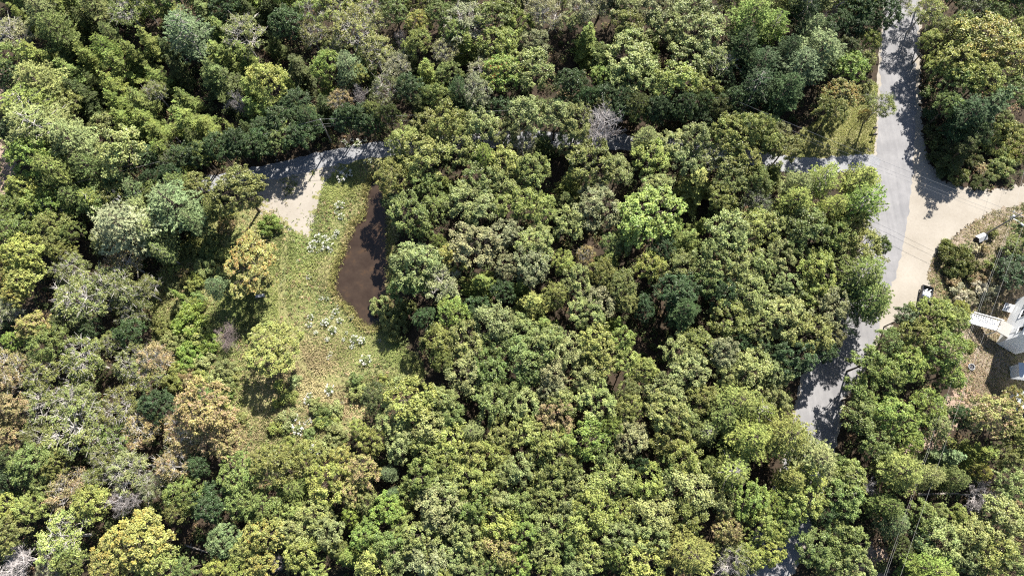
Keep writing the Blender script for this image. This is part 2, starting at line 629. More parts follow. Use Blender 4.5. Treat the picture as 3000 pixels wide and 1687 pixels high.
CLEAR = [(735, 545), (860, 495), (985, 464), (1090, 446), (1150, 440), (1150, 520), (1160, 700), (1150, 960), (1230, 1050), (1235, 1120), (1130, 1150), (1070, 1200), (1060, 1270), (960, 1310), (860, 1350), (740, 1370),
         (690, 1290), (590, 1180), (490, 1140), (455, 1040), (445, 930), (460, 830), (520, 720), (600, 650), (690, 610)]
POND = [(1090, 521), (1075, 546), (1069, 579), (1063, 630), (1036, 650), (1028, 674), (1016, 699), (1006, 736), (986, 779), (976, 814), (976, 849), (998, 884), (1029, 911), (1049, 942), (1075, 962), (1111, 958),
        (1135, 920), (1140, 850), (1140, 700), (1135, 600), (1125, 540), (1110, 521)]
YARD = [(2717, 802), (2735, 756), (2773, 709), (2824, 670), (2870, 640), (2917, 612), (2971, 603), (3120, 590), (3160, 1260), (2990, 1230), (2880, 1220), (2800, 1180), (2790, 1060), (2740, 960), (2700, 900)]
VERGE = [(2285, 490), (2330, 400), (2430, 330), (2500, 280), (2572, 250), (2575, 420), (2560, 470), (2470, 468), (2380, 474)]
LITTER = [(2590, 1340), (2640, 1310), (2700, 1250), (2800, 1140), (2860, 1130), (2840, 1200), (2760, 1290), (2720, 1360), (2600, 1370)]


def pip(P, poly):
    P = np.asarray(P, float)
    poly = np.asarray(poly, float)
    x, y = P[:, 0], P[:, 1]
    ins = np.zeros(len(P), bool)
    j = len(poly) - 1
    for i in range(len(poly)):
        xi, yi = poly[i, :2]
        xj, yj = poly[j, :2]
        c = ((yi > y) != (yj > y)) & (x < (xj - xi) * (y - yi) / (yj - yi + 1e-12) + xi)
        ins ^= c
        j = i
    return ins


def catmull(P, n=8, closed=False):
    P = np.asarray(P, float)
    out = []
    m = len(P)
    for i in range(m if closed else m - 1):
        if closed:
            p0, p1, p2, p3 = P[(i - 1) % m], P[i], P[(i + 1) % m], P[(i + 2) % m]
        else:
            p0, p1, p2, p3 = P[max(i - 1, 0)], P[i], P[i + 1], P[min(i + 2, m - 1)]
        for k in range(n):
            t = k / n
            out.append(0.5 * ((2 * p1) + (p2 - p0) * t + (2 * p0 - 5 * p1 + 4 * p2 - p3) * t * t + (3 * p1 - p0 - 3 * p2 + p3) * t ** 3))
    if not closed:
        out.append(P[-1])
    return np.array(out)


def sheet(name, poly_px, z, mat, rag=0.3, step=0.35):
    """flat ground sheet with a ragged outline: small cells kept where a wobbled point falls inside the outline"""
    W = catmull(Garr(poly_px, 0)[:, :2], 8, True)
    lo, hi = W.min(0) - 1, W.max(0) + 1
    nx, ny = int((hi[0] - lo[0]) / step) + 1, int((hi[1] - lo[1]) / step) + 1
    gx, gy = np.meshgrid(np.arange(nx + 1), np.arange(ny + 1), indexing='ij')
    V = np.stack([lo[0] + gx.ravel() * step, lo[1] + gy.ravel() * step], 1)
    cx, cy = np.meshgrid(np.arange(nx), np.arange(ny), indexing='ij')
    cx, cy = cx.ravel(), cy.ravel()
    C = np.stack([lo[0] + (cx + 0.5) * step, lo[1] + (cy + 0.5) * step], 1)
    rs = np.random.default_rng(len(name) * 7)
    wob = np.stack([np.sin(C[:, 1] * 1.9 + 1) + np.sin(C[:, 1] * 4.3 + C[:, 0]), np.cos(C[:, 0] * 2.1) + np.sin(C[:, 0] * 3.7 - C[:, 1])], 1) * rag * 0.45 + rs.normal(size=C.shape) * rag * 0.3
    keep = pip(C + wob, W)
    k = ny + 1
    F = np.stack([cx * k + cy, (cx + 1) * k + cy, (cx + 1) * k + cy + 1, cx * k + cy + 1], 1)[keep]
    used, inv = np.unique(F.ravel(), return_inverse=True)
    VV = V[used] + rs.normal(size=(len(used), 2)) * step * 0.22
    VV = np.concatenate([VV, np.full((len(VV), 1), z)], 1)
    o = link(name, mesh_from(name, VV, inv.reshape(-1, 4), mat))
    tag(o, kind='structure')
    return o, W


def strip(name, px, width, z, mat, wob=0.0, crown=0.0):
    C = catmull(Garr(px, 0)[:, :2], 10)
    T = np.gradient(C, axis=0)
    T = unit(T)
    N = np.stack([-T[:, 1], T[:, 0]], 1)
    cols = [-1, -0.5, 0, 0.5, 1]
    V = []
    for i in range(len(C)):
        for c in cols:
            w = width / 2 * c
            if abs(c) == 1:
                w += wob * rng.normal() * 0.5
            V.append((*(C[i] + N[i] * w), z + crown * (1 - c * c)))
    F = []
    k = len(cols)
    for i in range(len(C) - 1):
        for j in range(k - 1):
            F.append((i * k + j, (i + 1) * k + j, (i + 1) * k + j + 1, i * k + j + 1))
    V = np.array(V)
    F = np.array(F)
    e1, e2 = V[F[0][1]] - V[F[0][0]], V[F[0][3]] - V[F[0][0]]
    if np.cross(e1, e2)[2] < 0:
        F = F[:, ::-1]
    o = link(name, mesh_from(name, V, F, mat))
    tag(o, kind='structure')
    return o, C


# ------------------------------------------------------------------ ground materials
def ground_mat(name, stops, scale, stops2=None, scale2=0.15, rough=0.95, bump=0.5, mixf=0.5, dist=0.1):
    m, nt, b = new_mat(name)
    tc = nt.nodes.new('ShaderNodeTexCoord')
    n1 = noise(nt, scale, 8, 0.7, tc.outputs['Object'])
    r1 = ramp(nt, stops)
    nt.links.new(n1.outputs['Fac'], r1.inputs['Fac'])
    col = r1.outputs['Color']
    if stops2:
        n2 = noise(nt, scale2, 4, 0.6, tc.outputs['Object'])
        r2 = ramp(nt, stops2)
        nt.links.new(n2.outputs['Fac'], r2.inputs['Fac'])
        col = mixc(nt, mixf, col, r2.outputs['Color'])
    nt.links.new(col, b.inputs['Base Color'])
    b.inputs['Roughness'].default_value = rough
    b.inputs['Specular IOR Level'].default_value = 0.2
    bp = nt.nodes.new('ShaderNodeBump')
    bp.inputs['Strength'].default_value = bump
    bp.inputs['Distance'].default_value = dist
    nt.links.new(n1.outputs['Fac'], bp.inputs['Height'])
    nt.links.new(bp.outputs['Normal'], b.inputs['Normal'])
    return m


M_FLOOR = ground_mat('forest_floor_shade_toned', [(0.3, (0.018, 0.013, 0.009)), (0.5, (0.04, 0.028, 0.019)), (0.7, (0.09, 0.062, 0.042))], 1.3, [(0.35, (0.024, 0.023, 0.011)), (0.65, (0.055, 0.038, 0.026))], 0.2)  # litter colour darkened to stand in for deep shade between the crowns
M_CLEAR = ground_mat('meadow_soil', [(0.3, (0.10, 0.105, 0.04)), (0.5, (0.19, 0.185, 0.075)), (0.7, (0.34, 0.28, 0.16))], 1.6, [(0.35, (0.15, 0.175, 0.055)), (0.65, (0.27, 0.235, 0.12))], 0.12)
M_SAND = ground_mat('pale_sand', [(0.25, (0.185, 0.157, 0.126)), (0.42, (0.275, 0.246, 0.207)), (0.75, (0.33, 0.302, 0.259))], 2.2, [(0.3, (0.225, 0.198, 0.162)), (0.7, (0.35, 0.320, 0.276))], 0.16, bump=0.25, dist=0.04)
M_GRAVEL = ground_mat('blue_grey_gravel', [(0.3, (0.14, 0.145, 0.16)), (0.55, (0.25, 0.255, 0.27)), (0.75, (0.36, 0.36, 0.36))], 4.0, [(0.35, (0.18, 0.185, 0.20)), (0.65, (0.30, 0.295, 0.285))], 0.35, bump=0.5, dist=0.05)
M_YARD = ground_mat('dry_yard', [(0.3, (0.10, 0.075, 0.05)), (0.5, (0.21, 0.165, 0.12)), (0.7, (0.42, 0.37, 0.30))], 1.4, [(0.35, (0.12, 0.11, 0.05)), (0.65, (0.28, 0.225, 0.175))], 0.14)
M_LITTER = ground_mat('pinkish_litter', [(0.3, (0.16, 0.11, 0.08)), (0.6, (0.36, 0.27, 0.21)), (0.8, (0.45, 0.36, 0.29))], 2.0)


def asphalt():
    m, nt, b = new_mat('worn_asphalt')
    tc = nt.nodes.new('ShaderNodeTexCoord')
    n1 = noise(nt, 9.0, 6, 0.7, tc.outputs['Object'])
    r1 = ramp(nt, [(0.3, (0.185, 0.182, 0.186)), (0.7, (0.235, 0.231, 0.233))])
    nt.links.new(n1.outputs['Fac'], r1.inputs['Fac'])
    mp = nt.nodes.new('ShaderNodeMapping')
    mp.inputs['Scale'].default_value = (1.1, 0.06, 1)
    nt.links.new(tc.outputs['Object'], mp.inputs['Vector'])
    n2 = noise(nt, 1.2, 4, 0.6, mp.outputs['Vector'])
    r2 = ramp(nt, [(0.35, (0.18, 0.178, 0.182)), (0.65, (0.24, 0.235, 0.237))])
    nt.links.new(n2.outputs['Fac'], r2.inputs['Fac'])
    col = mixc(nt, 0.55, r1.outputs['Color'], r2.outputs['Color'])
    n4 = noise(nt, 0.22, 5, 0.65, tc.outputs['Object'])
    r4 = ramp(nt, [(0.38, (0.9, 0.9, 0.93)), (0.62, (1.6, 1.59, 1.58))])
    nt.links.new(n4.outputs['Fac'], r4.inputs['Fac'])
    col = mixc(nt, 0.45, col, mixc(nt, 1.0, col, r4.outputs['Color'], 'MULTIPLY'))
    nt.links.new(col, b.inputs['Base Color'])
    b.inputs['Roughness'].default_value = 0.9
    b.inputs['Specular IOR Level'].default_value = 0.25
    return m


def water():
    m, nt, b = new_mat('murky_brown_water')
    tc = nt.nodes.new('ShaderNodeTexCoord')
    n1 = noise(nt, 0.35, 6, 0.65, tc.outputs['Object'])
    r1 = ramp(nt, [(0.35, (0.030, 0.020, 0.0145)), (0.55, (0.042, 0.029, 0.021)), (0.72, (0.072, 0.043, 0.023))])
    nt.links.new(n1.outputs['Fac'], r1.inputs['Fac'])
    nt.links.new(r1.outputs['Color'], b.inputs['Base Color'])
    b.inputs['Roughness'].default_value = 0.06
    b.inputs['IOR'].default_value = 1.33
    n2 = noise(nt, 5.0, 3, 0.5, tc.outputs['Object'])
    bp = nt.nodes.new('ShaderNodeBump')
    bp.inputs['Strength'].default_value = 0.08
    bp.inputs['Distance'].default_value = 0.02
    nt.links.new(n2.outputs['Fac'], bp.inputs['Height'])
    nt.links.new(bp.outputs['Normal'], b.inputs['Normal'])
    return m


# ------------------------------------------------------------------ ground
V = [(-900, -600, 0), (900, -600, 0), (900, 1200, 0), (-900, 1200, 0)]
gm = mesh_from('ground', V, np.array([(0, 1, 2, 3)]), M_FLOOR)
tag(link('ground', gm), kind='structure')
sheet('meadow', CLEAR, 0.010, M_CLEAR, 1.0)
sheet('yard', YARD, 0.012, M_YARD, 0.8)
sheet('verge', VERGE, 0.011, M_CLEAR, 0.8)
for lp in (LITTER, [(-60, 420), (40, 440), (55, 500), (45, 560), (-60, 570)], [(-40, 205), (50, 212), (62, 245), (10, 320), (-40, 320)], [(2520, 1690), (2535, 1610), (2575, 1590), (2600, 1640), (2590, 1720), (2520, 1740)]):
    sheet('leaf_litter_ground', lp, 0.013, M_LITTER, 0.8)
sheet('sandy_turnout', TURNOUT, 0.022, M_SAND, 0.5, 0.28)
sheet('sandy_pullout', PULLOUT, 0.022, M_SAND, 1.7, 0.25)
strip('gravel_road', GRAVEL, 3.5, 0.030, M_GRAVEL, 0.35, 0.03)
strip('road_shoulder', ROAD, 8.2, 0.034, M_SAND, 0.35)
strip('paved_road', ROAD, 7.2, 0.040, asphalt(), 0.3, 0.05)
_, PONDW = sheet('pond_water', POND, 0.030, water(), 0.38, 0.2)
PAVED_C = catmull(Garr(ROAD)[:, :2], 10)
GRAVEL_C = catmull(Garr(GRAVEL)[:, :2], 10)
TURN_W, PULL_W, CLEAR_W, YARD_W, VERGE_W = [catmull(Garr(p)[:, :2], 6, True) for p in (TURNOUT, PULLOUT, CLEAR, YARD, VERGE)]


def dist_line(P, C):
    d = np.full(len(P), 1e9)
    for c in C:
        d = np.minimum(d, np.hypot(P[:, 0] - c[0], P[:, 1] - c[1]))
    return d


# ------------------------------------------------------------------ trees: tile origin, then x y r kind colour in tile-zoom pixels
Z = 2.577
TREES = {
(0, 0): """320 90 150 P e|150 120 110 S o|480 90 150 S o|730 50 130 P e|110 280 150 T r|430 240 140 P g|640 170 120 S k|960 70 150 T g|1060 5 90 P b|1240 50 110 S o|1400 250 190 P u|1560 120 140 S g|1720 60 130 M d
1870 90 120 S k|1660 240 130 S o|1840 270 170 T o|830 270 90 P e|790 370 120 P b|650 420 120 S o|1110 300 110 S o|1000 410 130 S o|880 490 140 S o|270 420 150 S o|60 450 120 O g|520 540 130 S o|590 700 150 S k|300 640 190 P e
60 640 100 S g|850 650 150 S o|1180 590 110 S o|1180 700 100 T o|1060 770 140 S o|880 780 130 S o|1400 760 120 S o|1660 440 160 S o|1620 560 150 S g|1860 440 140 S o|1760 650 190 S k|1890 680 120 S b|240 800 220 P y|500 800 120 M o
60 860 110 S k|330 960 250 P e|560 1080 210 P e|260 1180 180 M b|430 1300 160 P g|770 950 110 O e|940 1150 215 O e|930 910 120 S o|1100 920 130 S o|1180 1010 120 S o|1240 1160 150 S o|1400 900 190 S o|1560 970 140 S o|1300 1240 100 T k
680 1280 130 P g|1740 970 60 S o|1500 1180 100 M d|1640 1130 110 M d|1780 1080 110 M d|1880 1000 100 S k|1300 1330 90 M d|1150 1370 90 M d|900 1400 100 M d|50 1030 90 S k|1800 790 90 D x|1905 830 110 S b|190 1420 120 M y|40 560 90 M d|1480 1060 110 S k|1330 520 110 S k|100 980 100 M d|700 620 90 S k|1270 380 90 S k|480 400 110 S k""",
(750, 0): """90 60 110 S k|240 180 150 M d|420 80 140 T b|640 70 150 T y|860 150 150 T o|430 270 120 T o|720 240 170 T o|1050 80 130 M g|1220 40 100 M o|1230 180 105 M Y|1230 330 115 M y|1085 290 60 D x|1390 120 120 M g|1590 30 60 T n|1580 170 160 T r
1800 140 150 O g|1900 60 120 O g|1600 350 130 S o|1420 390 110 T r|1850 350 150 M y|1860 560 160 M R|1720 560 130 T r|1650 700 140 T r|1300 560 150 S o|1060 520 120 T r|900 400 140 T o|700 510 120 P u|530 500 120 M b|320 520 150 S k
100 620 170 M y|140 330 100 S k|530 640 110 S o|770 570 80 M y|290 790 120 M d|640 770 110 T n|80 860 110 S o|410 870 70 M e|790 730 70 D x|870 850 80 M o|1000 690 140 T k|1170 680 130 M d|1380 750 120 M g|1240 830 120 S k|1000 880 100 M k
1530 690 110 P d|200 900 130 M d|400 905 120 P d|60 980 110 M d|320 840 110 S k|520 800 110 S k|700 880 90 M d|870 950 80 M d|1120 1080 140 O y|1290 960 130 O o|1450 950 140 O o|1700 960 155 O e|1860 1010 120 O e|1290 1180 175 O y|1550 1130 160 O o|1720 1190 120 P b|1880 1220 130 O y|1040 1350 140 M o|1250 1370 150 O g
1440 1400 90 S o|1680 1370 160 O g|1870 1390 120 O e|1150 1260 120 O g|820 480 90 S g|600 400 100 T o|240 640 100 S o|1500 240 110 M g|1730 430 110 S k|1130 430 90 S k|1450 560 100 M g""",
(1500, 0): """230 120 160 T r|50 200 110 O y|560 80 160 T r|430 170 90 O e|850 60 150 O e|1100 60 160 O r|1350 70 160 O e|870 200 150 O o|1130 210 130 O e|575 290 140 S o|900 330 150 O e|150 520 170 O e|180 330 120 O r|1070 310 70 S b|1450 250 180 O e
1350 420 160 O e|900 490 170 O e|1250 620 180 O y|1550 470 150 T e|450 640 120 M d|700 600 110 M b|830 590 110 O g|1050 650 120 O e|1820 120 200 P b|1750 360 160 P d|1890 480 150 P d|1850 660 140 P d|1420 660 120 O o|1600 600 100 M d
690 740 110 M d|820 760 100 M d|950 800 90 M k|1100 820 100 M d|1300 800 100 M d|1440 790 90 M d|560 760 100 M d|1230 300 110 O e|700 430 110 O g|110 860 150 O e|330 880 140 O e|470 930 130 O e|240 1070 120 S k|80 1070 110 T r|470 1060 110 O e|600 1230 190 O o|800 1290 120 O e|440 1370 120 S o|150 1300 150 O y|1010 1050 110 P e
1050 1200 150 O y|1200 1110 150 O e|1400 1040 150 O e|1620 1010 160 O o|1800 990 140 O o|1910 1060 110 O o|1300 1230 140 O e|1550 1200 170 T o|1750 1200 160 O o|1400 1370 150 S y|1080 1420 120 O e|1650 1390 130 O o|1850 1370 120 O g
1000 500 100 O g|1660 760 110 M d|1560 820 90 M k|620 940 10 B x""",
(2250, 0): """60 190 120 P b|300 60 130 P d|330 220 110 P u|480 90 110 D x|700 70 140 M d|880 120 140 M d|770 310 90 M y|400 390 170 P u|250 510 190 P u|620 520 125 M b|560 730 140 M a|480 850 115 M o|130 690 150 P d|840 800 115 T o|715 880 50 M a
1180 90 130 T y|1250 200 90 T y|1550 60 140 T k|1850 80 110 M g|1650 300 240 M Y|1440 450 170 M y|1820 450 190 M Y|1910 250 120 M y|1430 620 140 M g|1620 610 170 M y|1680 800 190 S d|1520 880 160 P d|1470 1130 120 S k|1740 1100 110 B y|1780 1230 110 B e
1880 1180 80 B y|1870 1000 110 B y|60 990 100 O r|130 1120 130 O o|50 1290 100 S o|420 1360 150 P y|700 1370 140 P y|230 1410 120 P e|1010 20 70 T r|1360 800 100 M g|1860 700 130 M g|620 220 100 M d|600 380 100 M k|150 400 120 P d|1230 330 100 M y|1270 520 90 M y|560 180 120 M d|1230 700 70 B g|1240 850 70 B d|1260 980 80 B k|1300 1100 90 B k|1350 1230 90 B k|1450 1320 90 B o|1600 1370 80 B k|1690 1300 80 B e|1570 1000 110 M d|1640 1090 80 B y|720 200 100 M d|770 430 70 B o|745 620 60 B o|750 720 50 B k|1480 200 120 M g|1330 250 110 M o|1700 120 110 M g|420 250 100 M d|1230 450 60 B y|1225 600 50 B o|1700 980 90 B y|1800 900 90 B e|1560 1200 90 B k|1900 1080 80 B y|1600 1270 70 B n""",
(0, 562): """80 130 150 M g|320 80 130 M b|700 80 120 P y|930 270 230 P E|1060 150 120 P e|1300 100 200 P u|1450 220 110 P u|1820 -10 200 M o|1610 120 100 P o|400 270 150 M o|100 300 140 M g|550 320 100 M g|200 470 170 M y|420 400 130 M o|30 620 110 M a|200 650 150 M y
120 780 110 M Y|560 600 150 T o|950 520 130 T n|650 800 210 T o|900 720 180 T o|1100 750 130 T o|1000 900 140 T k|1150 310 140 P e|1230 450 90 P e|60 900 130 T r|280 1030 160 M t|380 1130 150 M g|120 1140 90 M b|700 1040 100 M d|840 1150 90 T o|1000 1060 120 M d
640 1270 180 T o|1000 1300 150 T o|1170 1270 140 T n|90 1340 160 T n|320 1370 150 T o|1100 1400 140 T o|1640 710 95 P u|1330 765 42 S b|1700 240 90 B n|1600 330 80 B o|1540 560 100 B e|1480 650 80 B y|1400 620 80 B t|1430 950 150 B b|1300 1120 110 B e|1480 1060 110 B y
1420 1230 110 B b|1560 1150 90 B b|1600 450 70 B o|1480 840 80 B y|1350 860 80 B e|1700 1330 100 B e|1540 1250 80 B e|600 960 120 T o|480 1000 100 M k|500 480 110 M o|780 380 100 P e|1440 430 90 B o|1660 620 60 B e|1290 1430 90 B o|1350 1330 90 B y|1220 1400 80 B e|1260 1280 80 B n|1500 1420 90 B y|1620 1410 80 B e|1400 1420 70 B n|1740 1420 80 B o""",
(750, 562): """140 1180 250 M y|1150 170 160 O g|1040 90 90 M d|1240 290 90 O g|1195 530 180 O e|1150 690 130 O g|1560 90 160 O e|1700 130 150 O e|1860 110 120 O y|1350 110 110 O g|1640 410 180 O r|1850 330 130 O r|1380 390 70 M g|1480 490 125 M Y|1400 690 140 T r
1700 690 150 S o|1480 920 140 M b|1280 960 100 M d|1800 1000 165 O e|1400 1130 145 O o|1560 1130 150 O e|1840 1170 150 O g|1600 1350 150 O e|1400 1270 110 M o|1770 1350 140 O g|930 850 85 B e|1040 1040 110 B e|1000 940 80 B e|1880 560 110 O r|1880 760 100 O d
1250 700 90 O g|1230 480 90 M d|1650 870 110 O d|100 250 105 B b|1120 900 110 B o|-10 -20 10 B x""",
(1500, 562): """100 80 130 O y|240 140 120 O y|400 80 120 S k|620 120 160 O r|420 250 150 O e|1020 170 250 M b|900 330 130 M g|1160 290 140 M b|1330 360 130 S o|1420 250 80 S o|1560 50 130 O o|1840 80 120 T k|1620 330 180 O e|1830 280 150 O y|180 400 150 O e
150 560 150 O r|380 540 100 M y|560 480 90 T n|730 520 110 S o|690 630 120 M o|820 720 125 M o|490 680 120 O e|630 830 140 O r|860 840 110 M o|150 830 150 S y|330 780 115 M o|60 720 90 S o|1050 570 120 O y|1250 580 150 O o|1500 520 150 O e|1700 560 170 O e
1880 560 130 O e|1250 750 170 M d|1290 900 140 P d|1600 770 140 O d|1800 760 160 O e|1650 960 145 O o|1850 1000 140 O o|790 990 90 S b|560 910 130 O e|250 1010 120 S o|60 1020 110 O e|240 1140 150 O e|620 1120 150 O y|820 1130 120 O b|420 1210 150 O e|100 1250 150 O g
660 1260 150 O o|860 1290 100 O y|300 1370 140 O r|120 1400 110 O g|550 1400 140 O e|1250 1230 150 O e|1420 1180 140 O o|1330 1340 150 O e|1580 1220 140 O r|1800 1340 155 O e|1600 1380 120 O e|1000 1350 110 M y|1880 1150 100 O d|1000 880 100 M d|1480 680 110 O g
760 400 100 M g|1130 430 110 M d|1700 1130 100 O d""",
(2250, 562): """200 80 150 P y|500 120 140 P y|720 90 180 P b|650 230 130 M o|60 270 110 O e|300 280 165 O g|520 330 150 O g|710 420 160 O o|850 420 70 O g|60 500 130 O e|350 600 150 O y|720 600 175 P g|550 480 125 O o|160 710 140 O e|330 790 130 O y|480 870 160 O r
780 800 165 P g|610 990 100 T d|110 940 155 O e|330 1050 165 O o|480 1090 90 O r|200 1260 150 O d|400 1200 120 O d|50 1370 130 O e|1230 955 165 M y|1030 945 105 M u|1370 985 135 M y|1110 1090 145 M o|1430 900 90 M y|1300 1190 180 M b|900 1150 125 M g|760 1290 150 O g
1050 1310 150 M b|1350 1380 130 M b|900 1400 130 M g|1870 430 140 M g|1860 600 140 M d|1910 300 80 M g|1440 500 150 B o|1370 430 90 B o|1500 590 90 B o|1400 600 80 B k|1350 400 60 B o|430 30 60 D x|230 200 110 O o|200 440 110 O g|620 740 110 O d|1480 1180 70 M y|1690 540 70 B y|1450 730 70 B w|1530 800 80 B w|1600 720 70 B w|1640 780 60 B w|1560 420 50 B w|1480 800 60 B w|1700 730 60 B w|1400 660 60 B n|1560 640 60 B n|1660 640 60 B n|1500 420 60 B o|1580 560 50 B o|1690 300 60 B o|1620 430 50 B n|2110 150 150 M d|2160 290 140 M d""",
(0, 1124): """90 200 165 M n|60 400 130 M n|350 150 165 T o|600 150 170 T o|600 340 220 T o|880 200 150 T o|1080 350 130 T n|1550 200 240 M N|1200 170 135 M d|1400 380 150 T n|1650 400 180 M N|1320 620 140 T n|250 600 165 M g|60 740 130 M d|420 620 130 M o|520 800 165 T n
980 650 160 T e|930 880 130 D x|1150 770 120 T r|700 900 150 M y|250 930 130 M y|50 930 130 M y|80 1120 150 M o|500 1150 200 T y|1080 1180 230 M Y|850 1330 165 M Y|1200 1350 165 M y|200 1330 160 D x|400 1390 110 T r|560 1340 110 M o|1400 830 140 M g
1350 960 115 M o|1600 900 140 M d|1810 700 165 M g|1850 900 150 M g|1700 1180 125 M u|1880 1250 140 M y|1400 1390 100 M g|1650 1400 110 M y|1800 1400 110 M y|780 560 120 T o|720 720 110 T o|880 420 120 T g|300 400 130 T o|1500 620 110 M d|100 560 100 M k|330 780 100 M o""",
(750, 1124): """900 110 120 M k|1150 130 185 O y|1400 130 130 O e|1050 290 145 O e|1780 150 175 O g|1910 60 110 O g|1630 370 105 P e|1300 310 150 O e|1480 260 120 O g|1850 390 120 O o|1100 430 130 O e|1300 490 140 O y|1480 430 140 O y|1620 540 130 O y|1800 530 120 O y
600 390 100 B e|780 350 85 M y|880 430 110 O o|150 600 190 M o|400 560 150 M o|650 560 110 M Y|800 660 155 M t|300 780 110 P g|550 750 150 O y|700 810 125 O t|1000 680 75 P u|1030 830 60 P u|1280 690 145 O g|1450 610 130 O o|1420 780 130 O e|1600 710 155 O y
1760 750 120 O y|1890 680 110 O e|80 920 145 O g|260 930 105 M y|460 990 140 O e|80 1130 165 M Y|300 1110 150 O e|550 1100 130 O e|720 1000 80 M b|850 890 100 O o|1000 940 145 O b|1110 1060 110 O y|1370 950 165 O r|1650 930 140 O g|1850 890 120 O e|840 1140 130 O b
1000 1210 140 O g|1250 1140 155 O e|1560 1130 140 O e|1850 1060 145 O y|700 1290 140 S o|880 1360 140 O y|1050 1330 110 O e|1300 1340 165 O r|1500 1290 120 O e|1650 1240 140 O e|1830 1260 145 O t|350 1260 140 O y|165 1350 60 D x|450 1410 100 M y|1600 1410 110 O e
1760 1420 110 O g|1400 1420 110 O o|60 1340 120 M Y|1150 830 90 O y|200 1000 100 O g|620 1230 90 O o|1200 1280 110 O e""",
(1500, 1124): """70 150 140 O e|300 60 110 O r|390 140 110 O e|630 130 155 O e|330 270 135 O n|880 50 110 M o|880 190 125 M o|1180 60 150 O e|1150 210 165 O e|1310 290 120 O e|1430 110 120 O o|1700 130 190 P y|1860 210 150 P y|1600 260 150 P g|90 380 130 O y|280 480 165 O o
580 410 165 O b|750 340 110 M b|900 440 165 O r|1180 410 150 O o|1450 360 115 P e|1780 420 190 P y|60 650 150 O e|300 700 140 O o|510 760 105 O e|750 730 170 O y|1300 560 165 O y|1050 760 135 O y|1350 800 190 O e|1650 640 155 P y|60 900 120 O g|250 860 130 O o
620 930 165 O y|820 970 120 O y|1060 1000 165 O e|1330 990 150 O o|1590 910 125 O e|1780 880 165 M b|1880 1060 130 M y|60 1120 120 O b|250 1110 150 O g|500 1080 150 O y|800 1130 130 O e|1060 1150 140 O e|1620 1100 125 M t|70 1350 110 O b|250 1270 120 O e
600 1300 140 O y|950 1330 175 O y|1330 1280 200 P Y|1640 1370 110 D x|1700 1330 150 T o|300 1400 110 O y|480 1410 110 O e|1800 1290 120 M y|420 960 100 O e|420 620 120 O o|700 560 110 O g|1180 640 100 O g|1500 660 100 O g|420 1220 100 O g|780 1280 100 O g
960 620 80 O d|1220 1160 110 O o""",
(2250, 1124): """60 110 120 O e|150 380 190 P y|350 560 190 P e|700 80 140 O g|700 250 150 O g|950 250 170 M b|1200 180 145 M b|1250 320 120 M e|800 430 145 O g|1050 430 110 M b|1450 250 100 M d|1700 230 190 M t|1850 130 100 M a|1880 400 150 M o|1600 530 160 S o|1600 660 70 M Y
1000 660 185 P y|1380 560 120 S u|1200 690 130 P e|720 770 100 D x|1600 830 120 D x|600 700 145 O y|560 870 150 O g|300 820 150 T o|900 920 140 P g|950 1060 120 P u|1150 1000 120 O g|1270 980 90 O e|1420 990 80 O y|1300 1160 175 O e|1500 1130 150 O e|1760 1010 175 O e
1820 760 150 O e|600 1190 175 O g|350 1260 145 O g|480 1340 120 O g|640 1380 140 O e|1700 1260 170 O y|1500 1310 130 O e|1250 1410 185 P b|1850 1390 130 O e|40 900 110 M b|50 1130 110 M y|1400 720 110 P g|1800 560 110 M o|170 720 120 P y|420 1000 110 O d|1000 1250 100 M k
1130 1180 110 O d|430 700 110 O y|300 700 150 P y|270 860 150 O y|180 960 110 M b|120 1060 110 M g|370 640 110 O e|20 1260 110 M y|500 610 80 O g""",
}
COLR = {
    'g': ((0.128, 0.168, 0.062), 'mid green'), 'b': ((0.170, 0.230, 0.066), 'bright green'), 'y': ((0.228, 0.255, 0.088), 'yellow-green'),
    'Y': ((0.250, 0.250, 0.09), 'golden yellow'), 'o': ((0.158, 0.172, 0.066), 'olive'), 'd': ((0.052, 0.082, 0.040), 'dark green'),
    'e': ((0.212, 0.240, 0.115), 'pale sage'), 'E': ((0.27, 0.29, 0.20), 'silvery pale'), 'r': ((0.205, 0.210, 0.138), 'grey-brown'), 'n': ((0.24, 0.195, 0.115), 'tan-brown'), 'N': ((0.26, 0.222, 0.115), 'rusty tan'),
    'a': ((0.190, 0.188, 0.07), 'orange-tinged'), 'u': ((0.145, 0.200, 0.125), 'blue-green'), 'k': ((0.078, 0.092, 0.040), 'dark olive'),
    't': ((0.225, 0.222, 0.092), 'tan-flecked'), 'R': ((0.18, 0.24, 0.06), 'bright green red-flecked'), 'x': ((0.3, 0.3, 0.3), 'bare grey'), 'w': ((0.36, 0.33, 0.285), 'straw-white'),
}
KIND = {'O': ('oak_tree', 'broadleaf tree', 'tree'), 'M': ('maple_tree', 'fine-leaved tree', 'tree'), 'T': ('sparse_tree', 'thin twiggy tree', 'tree'), 'S': ('spruce_tree', 'spruce', 'conifer'),
        'P': ('pine_tree', 'pine', 'conifer'), 'D': ('dead_tree', 'leafless dead tree', 'dead tree'), 'B': ('shrub', 'low shrub', 'shrub')}
ROADP = np.array(ROAD, float)
GRAVP = np.array(GRAVEL, float)[::-1]


def road_x(y):
    return float(np.interp(y, ROADP[:, 1], ROADP[:, 0]))


def grav_y(x):
    return float(np.interp(x, GRAVP[:, 0], GRAVP[:, 1]))


